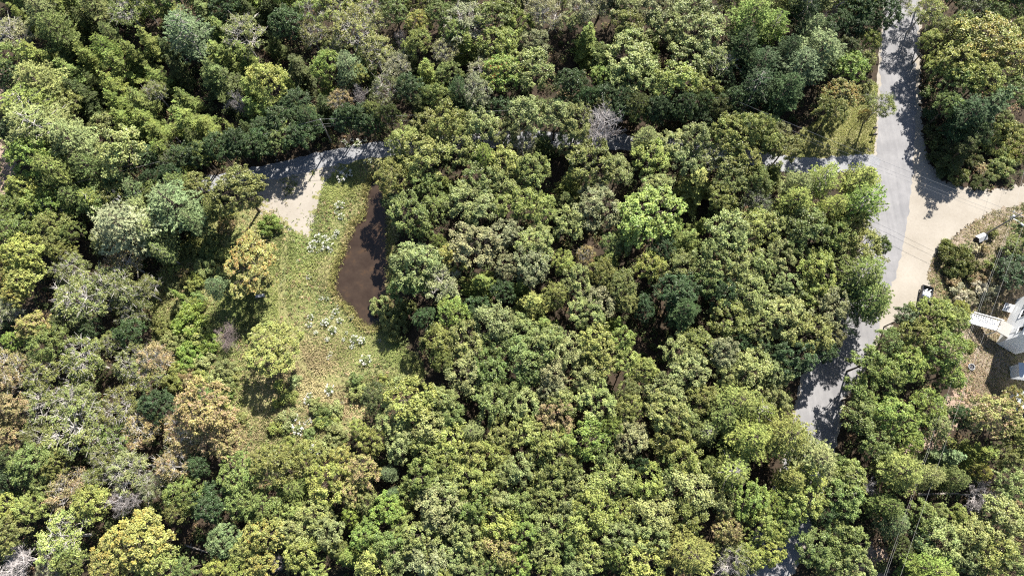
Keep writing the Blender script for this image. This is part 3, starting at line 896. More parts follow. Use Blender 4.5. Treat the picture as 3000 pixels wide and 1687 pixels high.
def zone(x, y):
    """where a thing stands, told by what can be found in the photograph"""
    near = [((760, 600), 95, 'beside the sandy pullout'), ((955, 375), 85, 'behind the left utility pole'), ((1760, 380), 90, 'around the bare grey tree'), ((2110, 320), 95, 'around the middle utility pole'),
            ((2690, 900), 75, 'over the black pickup'), ((2960, 720), 110, 'beside the right utility pole'), ((755, 960), 90, 'beside the dead brush heap')]
    for (c, r, s) in near:
        if math.hypot(x - c[0], y - c[1]) < r:
            return s
    rx = road_x(y)
    if x > rx + 20:
        if y < 200:
            return "right of the paved road's upper end"
        if y < 620:
            return 'above the sandy turnout'
        if y < 860:
            return 'on the yard above the white house'
        if y < 1160:
            return 'between the paved road and white house'
        if y < 1330:
            return 'right of the paved road below the house'
        if y < 1500:
            return "right of the paved road's lower stretch"
        return 'in the bottom right corner'
    if x < 1160 and 440 < y < 1340 and pip([(x, y)], CLEAR)[0]:
        if x < 700:
            return "on the clearing's left side, " + ('upper' if y < 720 else 'middle' if y < 880 else 'lower' if y < 1010 else 'lowest') + ' part'
        return "on the clearing beside the pond" if y < 960 else "on the clearing's lower end" + (', left' if x < 860 else ', right' if x > 1010 else '')
    if y < grav_y(x) + 10:
        col = ['far left', 'left', 'left of centre', 'centre', 'right of centre', 'right', 'far right'][min(6, int(x / 400))]
        if y < 130:
            return 'at the top edge, ' + col
        if y < 270:
            return 'second row from the top, ' + col
        return 'just above the gravel road, ' + col
    if x < 640:
        return ['left of the clearing, upper', 'left of the clearing, middle', 'left of the clearing, lower', 'lower left woods', 'bottom left corner'][min(4, max(0, int((y - 560) / 220)))]
    if y > 1240:
        col = 'left of centre' if x < 1000 else 'centre left' if x < 1350 else 'centre' if x < 1700 else 'right of centre' if x < 2050 else 'beside the paved road'
        return ('lower woods, ' if y < 1450 else 'bottom edge, ') + col
    if x < 1240:
        return "along the pond's right bank"
    if x > rx - 240:
        return "left verge of the paved road" + (", upper" if y < 700 else ", middle" if y < 980 else ", lower")
    row = 'just below the gravel road' if y < 560 else 'central woods, upper' if y < 760 else 'central woods, middle' if y < 980 else 'central woods, lower'
    col = ', left' if x < 1550 else ', centre' if x < 1950 else ', right'
    return row + col


REG = []          # things waiting for their label


def ordinal_labels(items):
    """items: (object, look phrase, zone phrase, x, y); look-alikes in one zone are told apart by their order"""
    from collections import defaultdict
    d = defaultdict(list)
    for it in items:
        d[(it[1], it[2])].append(it)
    names = ['', 'second', 'third', 'fourth', 'fifth', 'sixth', 'seventh', 'eighth', 'ninth', 'tenth', 'eleventh', 'twelfth', 'thirteenth', 'fourteenth', 'fifteenth', 'sixteenth', 'seventeenth', 'eighteenth', 'nineteenth', 'twentieth', 'twenty-first', 'twenty-second', 'twenty-third', 'twenty-fourth']
    for (look, zn), L in d.items():
        L.sort(key=lambda t: t[3])
        n = len(L)
        for i, t in enumerate(L):
            if n == 1:
                s = '%s, %s' % (look, zn)
            else:
                o = 'leftmost' if i == 0 else 'rightmost' if i == n - 1 else names[i] + ' from left'
                s = '%s, %s, %s there' % (look, zn, o)
            t[0]['label'] = s


def place(kind, ck, px, py, rpx, hscale=1.0, proto=None, rot=None, lean=None):
    s0 = px_scale(py, 9.0)
    rm = rpx / s0
    if kind == 'B':
        rm = rpx / px_scale(py, 1.0)
        hh = min(3.2, 0.75 * rm + 0.5)
    elif kind in 'OM':
        hh = 6.2 + 1.35 * rm
    elif kind == 'T':
        hh = 5.5 + 1.2 * rm
    elif kind == 'S':
        hh = min(13.0, 4.4 + 1.75 * rm)
    elif kind == 'P':
        hh = 6.5 + 1.7 * rm
    else:
        hh = 5.0 + 1.2 * rm
    hh *= hscale * random.uniform(0.93, 1.07)
    pk = proto or kind + str(random.randrange(COUNTS[kind]))
    if kind == 'B' and rm > 1.9 and not proto:
        pk = 'G' + pk[1]
    P = PROTO[pk]
    sz = hh / P['h']
    sx = rm / P.get('R', 4.0)
    zc = P['zc'] * sz
    p = G(px, py, zc)
    nm, look, cat = KIND[kind]
    root = bpy.data.objects.new(nm, None)
    COL.objects.link(root)
    root.location = (p.x, p.y, 0)
    root.rotation_euler = (lean[0] if lean else 0, lean[1] if lean else 0, rot if rot is not None else random.uniform(0, 6.283))
    root.scale = (sx * random.uniform(0.86, 1.14), sx * random.uniform(0.86, 1.14), sz)
    root.empty_display_size = 0.5
    t = link(P.get('tpart', 'trunk'), P['trunk'], root)
    c = link(P.get('part', 'crown'), P['crown'], root)
    base, cname = COLR[ck]
    if kind == 'S':
        base = {'o': (0.120, 0.150, 0.042), 'k': (0.062, 0.078, 0.030), 'g': (0.09, 0.125, 0.045)}.get(ck, base)
    if kind not in 'DB':
        f_ = 0.0 if ck in 'dk' else 0.18
        base = tuple(1.08 * (b_ * (1 - f_) + f_ * m_) for b_, m_ in zip(base, (0.188, 0.210, 0.090)))
    if kind != 'D':
        j = random.uniform(0.86, 1.14)
        h1, h2 = random.uniform(0.94, 1.06), random.uniform(0.9, 1.1)
        c.color = (base[0] * j * h1 * 1.03, base[1] * j * 1.03, base[2] * j * h2 * 0.80, 1)
        mt = None
        if kind in 'OMTB':
            if ck in 'nt':
                mt = LEAF_TAN
            elif ck in 'aN':
                mt = LEAF_ORANGE if ck == 'a' else LEAF_TAN
            elif ck == 'Y':
                mt = LEAF_YELLOW
            elif ck == 'R':
                mt = LEAF_RED
        if mt:
            c.material_slots[0].link = 'OBJECT'
            c.material_slots[0].material = mt
    size = ''
    if kind in 'OMPTS':
        size = 'broad ' if rm * (1.22 if kind == 'S' else 1) > 3.9 else 'small ' if rm < 2.1 else ''
    zn = zone(px, py)
    col = '' if kind == 'D' else cname + ' '
    tag(root, None, cat, {'tree': 'woodland broadleaf trees', 'conifer': 'woodland conifers', 'dead tree': 'dead trees in the woods', 'shrub': 'low shrubs in the open'}[cat])
    REG.append((root, size + col + look, zn, px, py))
    return root


for (ox, oy), txt in TREES.items():
    for e in txt.replace('\n', '|').split('|'):
        e = e.split()
        if len(e) < 5 or float(e[2]) < 20:
            continue
        x, y, r = float(e[0]) / Z + ox, float(e[1]) / Z + oy, float(e[2]) / Z
        hs_ = 1.0
        if e[3] != 'B' and x < 2250 and 25 < grav_y(x) - y < 165:
            hs_ = 1.15 if not 760 < x < 1010 else 0.95
        if ox == 2250 and oy == 562 and x > 2930 and e[3] == 'M' and x < 3000:
            hs_ = 0.62
        if ox == 2250 and oy == 0 and e[3] in 'SP' and x > 2790 and y > 280:
            hs_ = 1.25 if e[3] == 'S' else 1.0
        if (e[3], e[4]) == ('M', 'y') and ox == 750 and abs(x - 804) < 4 and abs(y - 1020) < 6:
            hs_ = 0.66
        place(e[3], e[4], x, y, r, hs_)
for xg in list(range(350, 1080, 48)) + list(range(1330, 2240, 60)):
    if abs(xg - 955) < 45 or abs(xg - 2100) < 40:
        continue
    place('M', random.choice('ddkg'), xg + random.uniform(-12, 12), grav_y(xg) - random.uniform(84, 102), random.uniform(38, 48), 0.95)
for xg, kk, ck in ((575, 'M', 'o'), (520, 'P', 'g'), (455, 'M', 'g'), (400, 'P', 'u'), (340, 'M', 'o'), (280, 'M', 'g'), (215, 'P', 'g'), (150, 'M', 'b'), (80, 'M', 'g'), (15, 'M', 'o')):
    place(kk, ck, xg, grav_y(xg) + random.uniform(-12, 6), random.uniform(42, 54), 0.95)
SCRUB = [(640, 600), (690, 620), (680, 690), (640, 760), (600, 830), (590, 940), (620, 1060), (690, 1110), (730, 1180), (700, 1270), (610, 1190), (500, 1120), (460, 960), (490, 780)]
SCRUB2 = [(820, 1120), (980, 1080), (1180, 1060), (1190, 1120), (1060, 1180), (1030, 1270), (900, 1330), (740, 1350), (740, 1250)]
for poly, n_ in ((SCRUB, 46), (SCRUB2, 26)):
    lo_, hi_ = np.min(poly, 0), np.max(poly, 0)
    k_ = 0
    while k_ < n_:
        q = (random.uniform(lo_[0], hi_[0]), random.uniform(lo_[1], hi_[1]))
        if pip([q], poly)[0]:
            place('B', random.choice('eyybogen' if poly is SCRUB else 'eyoeg'), q[0], q[1], random.uniform(15, 34))
            k_ += 1
xx = 10
while xx < 3000:
    if abs(xx - 2642) > 90:
        kk = random.choice('SSPSM' if xx < 900 else 'MTMO' if xx < 1500 else 'OOOT' if xx < 2150 else 'PMPM' if xx < 2600 else 'MMT')
        place(kk, random.choice({'S': 'okg', 'P': 'egb', 'M': 'gdy', 'O': 'ero', 'T': 'or'}[kk]), xx, random.uniform(-45, -8), random.uniform(42, 62))
    xx += random.uniform(52, 78)
# the orange maple of the clearing and the bare grey tree by the gravel road
place('M', 'a', 742, 772, 88, 0.68)
place('D', 'x', 1762, 378, 74, 1.25, 'D0')
dh = place('D', 'x', 655, 985, 45, 0.4, 'D1')
for ch in dh.children:
    ch.material_slots[0].link = 'OBJECT'
    ch.material_slots[0].material = BRUSH
ordinal_labels(REG)

# ------------------------------------------------------------------ flowering shrubs on the clearing
def flower_protos():
    out = []
    for k in range(3):
        rs = np.random.default_rng(900 + k)
        n = 260
        d = unit(rs.normal(size=(n, 3)))
        d[:, 2] = np.abs(d[:, 2])
        C = d * rs.uniform(0.5, 1.0, (n, 1)) * np.array([0.75, 0.75, 0.85])
        L = rs.uniform(0.16, 0.3, n)
        V, F = leaves(C, d + [0, 0, 0.5] + rs.normal(size=(n, 3)) * 0.4, L, L * 0.6, rs)
        fo = mesh_from('foliage', V, F, LEAF, np.repeat(rs.uniform(0, 1, (n, 3)), 4, 0))
        Cs = []
        for h in range(11):
            a, q = rs.uniform(0, 6.28), math.sqrt(rs.uniform(0, 1)) * 0.85
            c = np.array([math.cos(a) * q, math.sin(a) * q, 0.95 - 0.5 * q * q])
            m = int(rs.integers(5, 18))
            dd = unit(rs.normal(size=(m, 3)))
            dd[:, 2] = np.abs(dd[:, 2]) * 0.6
            Cs.append(c + dd * rs.uniform(0.05, 0.2, (m, 1)))
        C = np.concatenate(Cs)
        N = rs.normal(size=(len(C), 3)) * 0.5 + [0, 0, 1]
        L = rs.uniform(0.09, 0.16, len(C))
        V, F = leaves(C, N, L, L * 0.9, rs)
        out.append((fo, mesh_from('blossoms', V, F, BLOSSOM)))
    return out


FP = flower_protos()
FLOW = []
for ox, oy, L in ((750, 562, [(430, 400), (470, 350), (520, 335), (560, 345), (610, 300), (540, 400), (500, 430), (412, 430), (590, 335), (560, 440), (465, 445), (632, 100), (602, 150), (640, 185), (410, 940), (400, 1000), (450, 1060), (490, 990), (530, 980),
                              (570, 940), (620, 860), (600, 900), (630, 970), (580, 1040), (680, 1060), (660, 1110), (740, 1110), (720, 950), (540, 1110), (800, 1120), (720, 1165), (560, 1220), (540, 1250), (830, 1270), (930, 1120), (395, 640), (490, 800), (530, 800), (310, 515)]),
                  (750, 1124, [(290, 250), (400, 280), (320, 340), (400, 85), (480, 150), (500, 240), (470, 265), (650, 140), (555, 45), (390, 130), (410, 380), (450, 500), (330, 480), (270, 230), (370, 300), (420, 265)]),
                  (750, 0, [(660, 1060), (720, 1050), (760, 1080), (690, 1090), (820, 1050), (660, 1280), (690, 1310), (650, 1340), (820, 1220), (860, 1210)])):
    for (x, y) in L:
        px, py = ox + x / Z, oy + y / Z
        root = bpy.data.objects.new('flowering_shrub', None)
        COL.objects.link(root)
        p = G(px, py, 0.6)
        root.location = (p.x, p.y, 0)
        root.rotation_euler = (0, 0, random.uniform(0, 6.28))
        s = random.choice((random.uniform(0.35, 0.7), random.uniform(0.7, 1.35)))
        root.scale = (s, s, s)
        fo, bl = random.choice(FP)
        f = link('foliage', fo, root)
        f.color = (0.19, 0.22, 0.09, 1)
        link('blossoms', bl, root)
        tag(root, None, 'flowering shrub', 'white flowering shrubs')
        zn = ('above the gravel road' if py < 440 else 'between gravel road and pond' if py < 530 else 'near the sandy pullout' if py < 650 else "in the patch beside the pond's narrows" if py < 745 else "left of the pond's widest part" if py < 880
              else ("left of the pond's lower end" if py < 965 else "in the patch below the pond" if py < 1124 else "on the clearing's lower end") + (', left half' if px < (960 if py < 1124 else 900) else ', right half'))
        FLOW.append((root, 'white-flowered low shrub', zn, px, py))
ordinal_labels(FLOW)

# ------------------------------------------------------------------ grass, reeds and undergrowth (nobody could count them)
def rand_in(poly, n, seed):
    rs = np.random.default_rng(seed)
    lo, hi = poly.min(0), poly.max(0)
    P = rs.uniform(lo, hi, size=(n * 4, 2))
    return P[pip(P, poly)][:n]


def patch(P, s, seed):
    """smooth random field for patchy plant cover"""
    rs = np.random.default_rng(seed)
    v = np.zeros(len(P))
    for k in range(7):
        a = rs.uniform(0, 6.28)
        f = s * rs.uniform(0.5, 2.2)
        v += np.sin((P[:, 0] * math.cos(a) + P[:, 1] * math.sin(a)) * f + rs.uniform(0, 6.28))
    return v / 3.5


def grass(name, P, hgt, wid, lean, tint, mat, label, cat, seed, color=(0.205, 0.235, 0.075)):
    rs = np.random.default_rng(seed)
    n = len(P)
    h = hgt * rs.uniform(0.5, 1.3, n) if np.ndim(hgt) == 0 else hgt * rs.uniform(0.6, 1.3, n)
    a = rs.uniform(0, 6.28, n)
    ln = lean * rs.uniform(0.4, 1.4, n)
    D = np.stack([np.cos(a), np.sin(a)], 1)
    S = np.stack([-np.sin(a), np.cos(a)], 1) * (wid * rs.uniform(0.6, 1.5, n))[:, None]
    z = np.full((n, 1), 0.02)
    A = np.concatenate([P - S * 0.5, z], 1)
    B = np.concatenate([P + S * 0.5, z], 1)
    T = P + D * (h * ln)[:, None]
    Cc = np.concatenate([T + S * 0.35, h[:, None]], 1)
    Dd = np.concatenate([T - S * 0.35, h[:, None]], 1)
    V = np.stack([A, B, Cc, Dd], 1).reshape(-1, 3)
    me = mesh_from(name, V, np.arange(4 * n).reshape(n, 4), mat, np.repeat(np.clip(tint, 0, 1), 4, 0))
    o = link(name, me)
    o.color = (color[0] * 0.88, color[1] * 0.88, color[2] * 0.88, 1)
    tag(o, label, cat, kind='stuff')
    return o


GRASS = leaf_mat('grass_blades', (0.34, 0.28, 0.15), 0.33, 0.7, 0.3, 0.15)
YGRASS = leaf_mat('yard_plants', (0.27, 0.205, 0.135), 0.5, 0.8, 0.3, 0.15)
P = rand_in(CLEAR_W, 98000, 21)
ok = ~pip(P, PONDW) & (dist_line(P, GRAVEL_C) > 2.1)
sp = pip(P, PULL_W)
rs_ = np.random.default_rng(5)
ok &= (~sp) | (rs_.uniform(0, 1, len(P)) < np.clip((patch(P, 0.7, 3) - 0.45) * 0.9, 0.012, 0.4))
ok &= rs_.uniform(0, 1, len(P)) < np.clip(0.75 + 0.6 * patch(P, 0.3, 8), 0.15, 1)
TRACK = catmull(Garr([(850, 640), (838, 720), (830, 800), (826, 900), (850, 980), (900, 1080), (985, 1110), (1100, 1085), (1200, 1090)])[:, :2], 12)
ok &= (dist_line(P, TRACK) > 0.8) | (rs_.uniform(0, 1, len(P)) < 0.18)
P = P[ok]
t = np.stack([0.5 + 0.3 * patch(P, 0.5, 1), 0.5 + 0.42 * patch(P, 0.16, 2), 0.5 + 0.3 * patch(P, 0.25, 9)], 1) + rs_.normal(size=(len(P), 3)) * 0.17
grass('meadow_grass', P, 0.30 + 0.2 * np.clip(patch(P, 0.4, 6), -0.8, 1.2), 0.095, 1.6, t, GRASS, 'tall green and straw-coloured grass over the clearing', 'grass', 31)
# reeds along the pond
RW = catmull(Garr(POND)[:, :2], 40, True)
RW = RW[rs_.integers(0, len(RW), 5200)] + rs_.normal(size=(5200, 2)) * 0.32
t = np.stack([rs_.uniform(0.2, 1, len(RW)), 0.45 + 0.4 * patch(RW, 0.5, 4) + rs_.normal(size=len(RW)) * 0.2, rs_.uniform(0, 1, len(RW))], 1)
grass('pond_reeds', RW, 0.6, 0.07, 1.0, t, GRASS, 'straw and green reeds leaning over the pond edge', 'reeds', 32, (0.24, 0.23, 0.08))
# yard plants
P = rand_in(YARD_W, 46000, 41)
P = P[~pip(P, TURN_W)]
t = np.stack([0.5 + 0.3 * patch(P, 0.6, 12), 0.52 + 0.4 * patch(P, 0.22, 13), 0.5 + 0.3 * patch(P, 0.25, 14)], 1) + rs_.normal(size=(len(P), 3)) * 0.17
keep = rs_.uniform(0, 1, len(P)) < 0.62 + 0.35 * patch(P, 0.35, 15)
grass('yard_grass', P[keep], 0.2, 0.075, 1.5, t[keep], YGRASS, 'patchy brown and green growth on the yard', 'grass', 33, (0.15, 0.16, 0.05))
P = rand_in(VERGE_W, 12000, 42)
P = P[(dist_line(P, PAVED_C) > 4.0) & (dist_line(P, GRAVEL_C) > 2.0)]
t = np.stack([0.5 + 0.3 * patch(P, 0.6, 16), 0.35 + 0.35 * patch(P, 0.25, 17), 0.5 + 0.3 * patch(P, 0.25, 18)], 1) + rs_.normal(size=(len(P), 3)) * 0.15
grass('verge_grass', P, 0.15, 0.1, 1.4, t, GRASS, 'mown olive grass on the verge beside the paved road', 'grass', 34, (0.20, 0.21, 0.06))

# tall weeds standing in patches on the clearing and the yard
def weeds(name, poly, n, seed, excl, label, color, mat, amp=1.0):
    rs = np.random.default_rng(seed)
    P = rand_in(poly, n, seed)
    d = patch(P, 0.22, seed + 1) + 0.5 * patch(P, 0.6, seed + 2)
    P = P[(d > 0.1) & ~excl(P)]
    Cs, Ns, tt = [], [], []
    for c in P:
        h = rs.uniform(0.2, 0.9) * amp
        r = rs.uniform(0.2, 0.6)
        m = int(22 * r + 8)
        d = unit(rs.normal(size=(m, 3)))
        d[:, 2] = np.abs(d[:, 2])
        Cs.append(np.array([c[0], c[1], 0.05]) + d * np.array([r, r, h]) * rs.uniform(0.4, 1, (m, 1)))
        Ns.append(d * 0.4 + [0, 0, 0.8] + rs.normal(size=(m, 3)) * 0.35)
        tt.append(np.clip(0.75 * rs.uniform(0, 1, 3) + 0.3 * rs.uniform(0, 1, (m, 3)), 0, 1))
    C = np.concatenate(Cs)
    L = rs.uniform(0.14, 0.3, len(C))
    V, F = leaves(C, np.concatenate(Ns), L, L * 0.6, rs)
    o = link(name, mesh_from(name, V, F, mat, np.repeat(np.concatenate(tt), 4, 0)))
    o.color = (*color, 1)
    tag(o, label, 'weeds', kind='stuff')


weeds('meadow_weeds', CLEAR_W, 3400, 61, lambda P: pip(P, PONDW) | pip(P, PULL_W) | (dist_line(P, GRAVEL_C) < 2.3), 'rough pale green weeds in patches over the clearing', (0.20, 0.235, 0.085), LEAF_TAN, 1.0)
weeds('yard_weeds', YARD_W, 2600, 63, lambda P: pip(P, TURN_W), 'scrubby brown and olive weeds over the yard', (0.15, 0.17, 0.06), LEAF_TAN, 0.6)

# forest undergrowth
rs_ = np.random.default_rng(77)
Pp = np.stack([rs_.uniform(-80, 3080, 8500), rs_.uniform(-120, 1767, 8500)], 1)
Pw = Garr(Pp)[:, :2]
ok = (dist_line(Pw, PAVED_C) > 5.2) & (dist_line(Pw, GRAVEL_C) > 2.6) & ~pip(Pw, CLEAR_W) & ~pip(Pw, TURN_W) & ~pip(Pw, YARD_W) & ~pip(Pw, VERGE_W) & ~pip(Pw, PONDW)
Pw = Pw[ok]
Cs, Ns, tt = [], [], []
for c in Pw:
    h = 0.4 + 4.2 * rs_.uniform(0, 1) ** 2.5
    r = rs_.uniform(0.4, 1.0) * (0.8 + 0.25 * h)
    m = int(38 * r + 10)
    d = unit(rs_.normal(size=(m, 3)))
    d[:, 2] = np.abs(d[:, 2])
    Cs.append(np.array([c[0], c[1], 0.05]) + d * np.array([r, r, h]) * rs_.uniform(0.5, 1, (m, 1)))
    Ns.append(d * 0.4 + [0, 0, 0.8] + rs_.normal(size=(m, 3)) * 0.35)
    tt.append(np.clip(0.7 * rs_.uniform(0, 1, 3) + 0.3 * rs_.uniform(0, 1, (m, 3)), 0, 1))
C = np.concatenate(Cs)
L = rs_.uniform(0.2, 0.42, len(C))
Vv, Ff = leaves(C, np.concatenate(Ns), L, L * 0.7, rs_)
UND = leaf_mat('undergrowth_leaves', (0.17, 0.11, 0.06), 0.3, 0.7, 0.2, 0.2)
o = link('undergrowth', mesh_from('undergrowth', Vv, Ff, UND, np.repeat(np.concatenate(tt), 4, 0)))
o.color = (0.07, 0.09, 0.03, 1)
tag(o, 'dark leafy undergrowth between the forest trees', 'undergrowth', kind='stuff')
#@@OBJECTS@@
# ------------------------------------------------------------------ built things
WOOD_POLE = simple('weathered_pole', (0.30, 0.265, 0.225), 0.9, 0.2, 4, bump=0.3)
METAL = simple('galvanised_metal', (0.55, 0.56, 0.57), 0.45, 0.08, 8, metal=0.6)
WIRE = simple('wire_aluminium', (0.40, 0.39, 0.37), 0.6, 0.05, 2)
WHITE = simple('white_paint', (0.85, 0.86, 0.87), 0.6, 0.06, 3)
GLASS = simple('dark_window_glass', (0.012, 0.015, 0.02), 0.08, 0.1, 1, spec=0.6)
DECK = simple('speckled_deck', (0.30, 0.285, 0.265), 0.85, 0.22, 9)
BLACK = simple('black_car_paint', (0.012, 0.012, 0.014), 0.25, 0.1, 2, spec=0.6)
RUBBER = simple('tyre_rubber', (0.02, 0.02, 0.02), 0.9, 0.1, 5)
DARK = simple('dark_metal', (0.03, 0.03, 0.035), 0.6, 0.15, 5)
TARP = simple('navy_tarp', (0.03, 0.04, 0.09), 0.55, 0.2, 4)
ROOFM = simple('pale_metal_roof', (0.46, 0.50, 0.55), 0.5, 0.06, 3)
ROOFG = simple('grey_shingles', (0.40, 0.40, 0.41), 0.85, 0.15, 7)
ROOFD = simple('dark_shingles', (0.07, 0.065, 0.07), 0.9, 0.2, 5)
REDL = simple('red_lens', (0.35, 0.02, 0.02), 0.3, 0.1, 3)
CLEARL = simple('clear_lens', (0.7, 0.7, 0.68), 0.2, 0.05, 3)
LOGM = simple('bleached_log', (0.26, 0.23, 0.20), 0.9, 0.25, 3, bump=0.3)


def siding():
    m, nt, b = new_mat('white_clapboard')
    tc = nt.nodes.new('ShaderNodeTexCoord')
    n = noise(nt, 2.0, 4, 0.6, tc.outputs['Object'])
    r = ramp(nt, [(0.3, (0.92, 0.935, 0.95)), (0.7, (0.97, 0.985, 1.0))])
    nt.links.new(n.outputs['Fac'], r.inputs['Fac'])
    nt.links.new(r.outputs['Color'], b.inputs['Base Color'])
    b.inputs['Roughness'].default_value = 0.6
    return m


SIDING = siding()


def empty(name, loc, rz=0.0, label=None, cat=None, group=None):
    o = bpy.data.objects.new(name, None)
    COL.objects.link(o)
    o.location = loc
    o.rotation_euler = (0, 0, rz)
    o.empty_display_size = 0.5
    tag(o, label, cat, group)
    return o


# utility poles
def make_pole(px, h, label, arm=None, lamp=False):
    p = G(*px)
    r = empty('utility_pole', p, 0, label, 'utility pole', 'wooden utility poles')
    MB().tube([(0, 0, -0.5), (0, 0, h * 0.5), (0, 0, h)], [0.17, 0.145, 0.115], 10).build('pole_shaft', WOOD_POLE, r)
    pts = []
    if arm is not None:
        d = np.array([math.cos(arm), math.sin(arm), 0])
        MB().beam(d * -1.2 + [0, 0, h - 0.45], d * 1.2 + [0, 0, h - 0.45], 0.12, 0.14).build('crossarm', WOOD_POLE, r)
        MB().beam(d * -0.7 + [0, 0, h - 0.5], np.array([0, 0, h - 1.2]), 0.05, 0.05).build('brace', METAL, r)
        MB().beam(d * 0.7 + [0, 0, h - 0.5], np.array([0, 0, h - 1.2]), 0.05, 0.05).build('brace', METAL, r)
        for s in (-1.1, 0.0, 1.1):
            c = d * s + np.array([0, 0, h - 0.38 if s else h])
            MB().tube([c, c + [0, 0, 0.1], c + [0, 0, 0.14], c + [0, 0, 0.24]], [0.05, 0.05, 0.08, 0.03], 8).build('insulator', WHITE, r)
    else:
        MB().tube([(0, 0, h), (0, 0, h + 0.12), (0, 0, h + 0.16), (0, 0, h + 0.28)], [0.05, 0.05, 0.085, 0.03], 8).build('insulator', WHITE, r)
        for z in (h - 1.5, h - 2.4):
            MB().tube([(0, -0.14, z), (0, -0.24, z), (0, -0.3, z)], [0.035, 0.06, 0.03], 8).build('insulator', WHITE, r)
    if lamp:
        MB().tube([(0.1, 0, h - 2.2), (0.6, -0.5, h - 1.9), (1.0, -1.0, h - 1.9)], [0.035, 0.03, 0.03], 6).build('lamp_arm', METAL, r)
        MB().tube([(1.0, -1.0, h - 1.86), (1.1, -1.1, h - 1.84), (1.35, -1.4, h - 1.88), (1.45, -1.5, h - 1.95)], [0.05, 0.14, 0.17, 0.05], 10).build('lamp_head', CLEARL, r)
        MB().tube([(-0.28, 0.12, h - 2.2), (-0.28, 0.12, h - 2.1), (-0.28, 0.12, h - 1.3), (-0.28, 0.12, h - 1.2)], [0.2, 0.24, 0.24, 0.1], 12).build('transformer_can', METAL, r)
    return p


p1 = make_pole((972, 418), 8.4, 'weathered wooden utility pole above the gravel road, left of the pond')
p2 = make_pole((2093, 356), 8.4, 'wooden utility pole above the gravel road, right of the bare tree')
p3 = make_pole((2879, 690), 10.2, 'wooden utility pole with crossarm and lamp at the sandy turnout', arm=2.6, lamp=True)
pL, pT, pB = G(-90, 690), G(3060, 40), G(2420, 1980)


def wire(a, za, b, zb, sag, label, rad=0.010):
    a, b = np.array([a.x, a.y, za]), np.array([b.x, b.y, zb])
    P = [a + (b - a) * t + np.array([0, 0, -4 * sag * t * (1 - t)]) for t in np.linspace(0, 1, 15)]
    o = MB().tube(P, [rad] * 15, 4).build('power_line', WIRE)
    tag(o, label, 'wire', 'overhead power lines')


for i, (z, nm) in enumerate(((8.6, 'topmost'), (6.95, 'middle'), (6.05, 'lowest'))):
    wire(p1, z, p2, z, 0.5 + 0.1 * i, '%s overhead wire between left and middle utility poles' % nm, 0.024 - 0.004 * i)
    wire(p1, z, pL, z, 0.5 + 0.1 * i, '%s overhead wire from the left pole towards the left edge' % nm, 0.024 - 0.004 * i)
    wire(p2, z, p3, z + 1.3, 0.5 + 0.1 * i, '%s overhead wire crossing the paved road between two poles' % nm, 0.024 - 0.004 * i)
for s, nm in ((-1.1, 'left'), (1.1, 'right')):
    off = Vector((math.cos(2.6) * s, math.sin(2.6) * s, 0))
    wire(p3 + off, 10.05, pT + off, 10.05, 0.5, '%s overhead wire from the right pole to the top edge' % ('right' if s < 0 else 'left'))
    wire(p3 + off, 10.05, pB + off, 9.0, 0.7, '%s overhead wire from the right pole down past the house' % ('right' if s < 0 else 'left'))
wire(p3, 8.4, pB, 7.4, 0.8, 'lower middle overhead wire from the right pole down past the house')

# black pickup with a loaded bed
hd = math.atan2(-0.94, -0.33)
tc_ = G(2715, 858, 0.9)
fw = Vector((math.cos(hd), math.sin(hd), 0))
tr = empty('pickup_truck', (tc_.x + fw.x * 1.55, tc_.y + fw.y * 1.55, 0.04), hd, 'black pickup truck with a loaded bed, parked on the sandy turnout', 'pickup truck')
body = MB()
side = [(-2.75, 0.45), (-2.1, 0.45), (-2.0, 0.75), (-1.65, 0.9), (-1.3, 0.75), (-1.2, 0.45), (1.25, 0.45), (1.35, 0.75), (1.7, 0.9), (2.05, 0.75), (2.15, 0.45), (2.75, 0.5), (2.75, 0.95), (2.6, 1.08), (1.1, 1.15), (-0.55, 1.12), (-2.75, 1.12)]
for (ya, yb) in ((0.80, 0.98), (-0.98, -0.80)):
    n = len(side)
    V_ = [(x, ya, z) for x, z in side] + [(x, yb, z) for x, z in side]
    F4 = [(i, (i + 1) % n, n + (i + 1) % n, n + i) for i in range(n)]
    body.add(V_, F4)
    for off in (0, n):
        body.add([V_[off + i] for i in range(n)], None, [(0, 1, 16), (1, 2, 16), (2, 3, 16), (3, 15, 16), (3, 4, 15), (4, 5, 15), (5, 6, 15), (6, 7, 15), (7, 8, 14), (7, 14, 15), (8, 9, 14), (9, 13, 14), (9, 10, 11), (9, 11, 13), (11, 12, 13)])
body.box(-0.6, -0.5, -0.8, 0.8, 0.45, 1.14)
body.box(2.6, 2.74, -0.8, 0.8, 0.5, 1.0)
body.add([(1.1, -0.8, 1.15), (2.6, -0.8, 1.08), (2.6, 0.8, 1.08), (1.1, 0.8, 1.15), (1.85, 0, 1.2)], None, [(0, 1, 4), (1, 2, 4), (2, 3, 4), (3, 0, 4)])
bo = body.build('body', BLACK, tr)
MB().box(-2.72, -0.6, -0.80, 0.80, 0.55, 0.62).build('bed_floor', DARK, tr)
tg = MB().box(-2.83, -2.755, -0.97, 0.97, 0.55, 1.12).build('tailgate', BLACK, tr)
MB().box(-2.86, -2.832, -0.12, 0.12, 0.9, 0.98).build('handle', METAL, tg)
MB().add([(-0.5, -0.85, 1.14), (1.15, -0.85, 1.16), (1.15, 0.85, 1.16), (-0.5, 0.85, 1.14), (-0.35, -0.7, 1.8), (0.55, -0.7, 1.8), (0.55, 0.7, 1.8), (-0.35, 0.7, 1.8)],
         [(4, 5, 6, 7), (0, 1, 5, 4), (1, 2, 6, 5), (2, 3, 7, 6), (3, 0, 4, 7)]).build('cab', BLACK, tr)
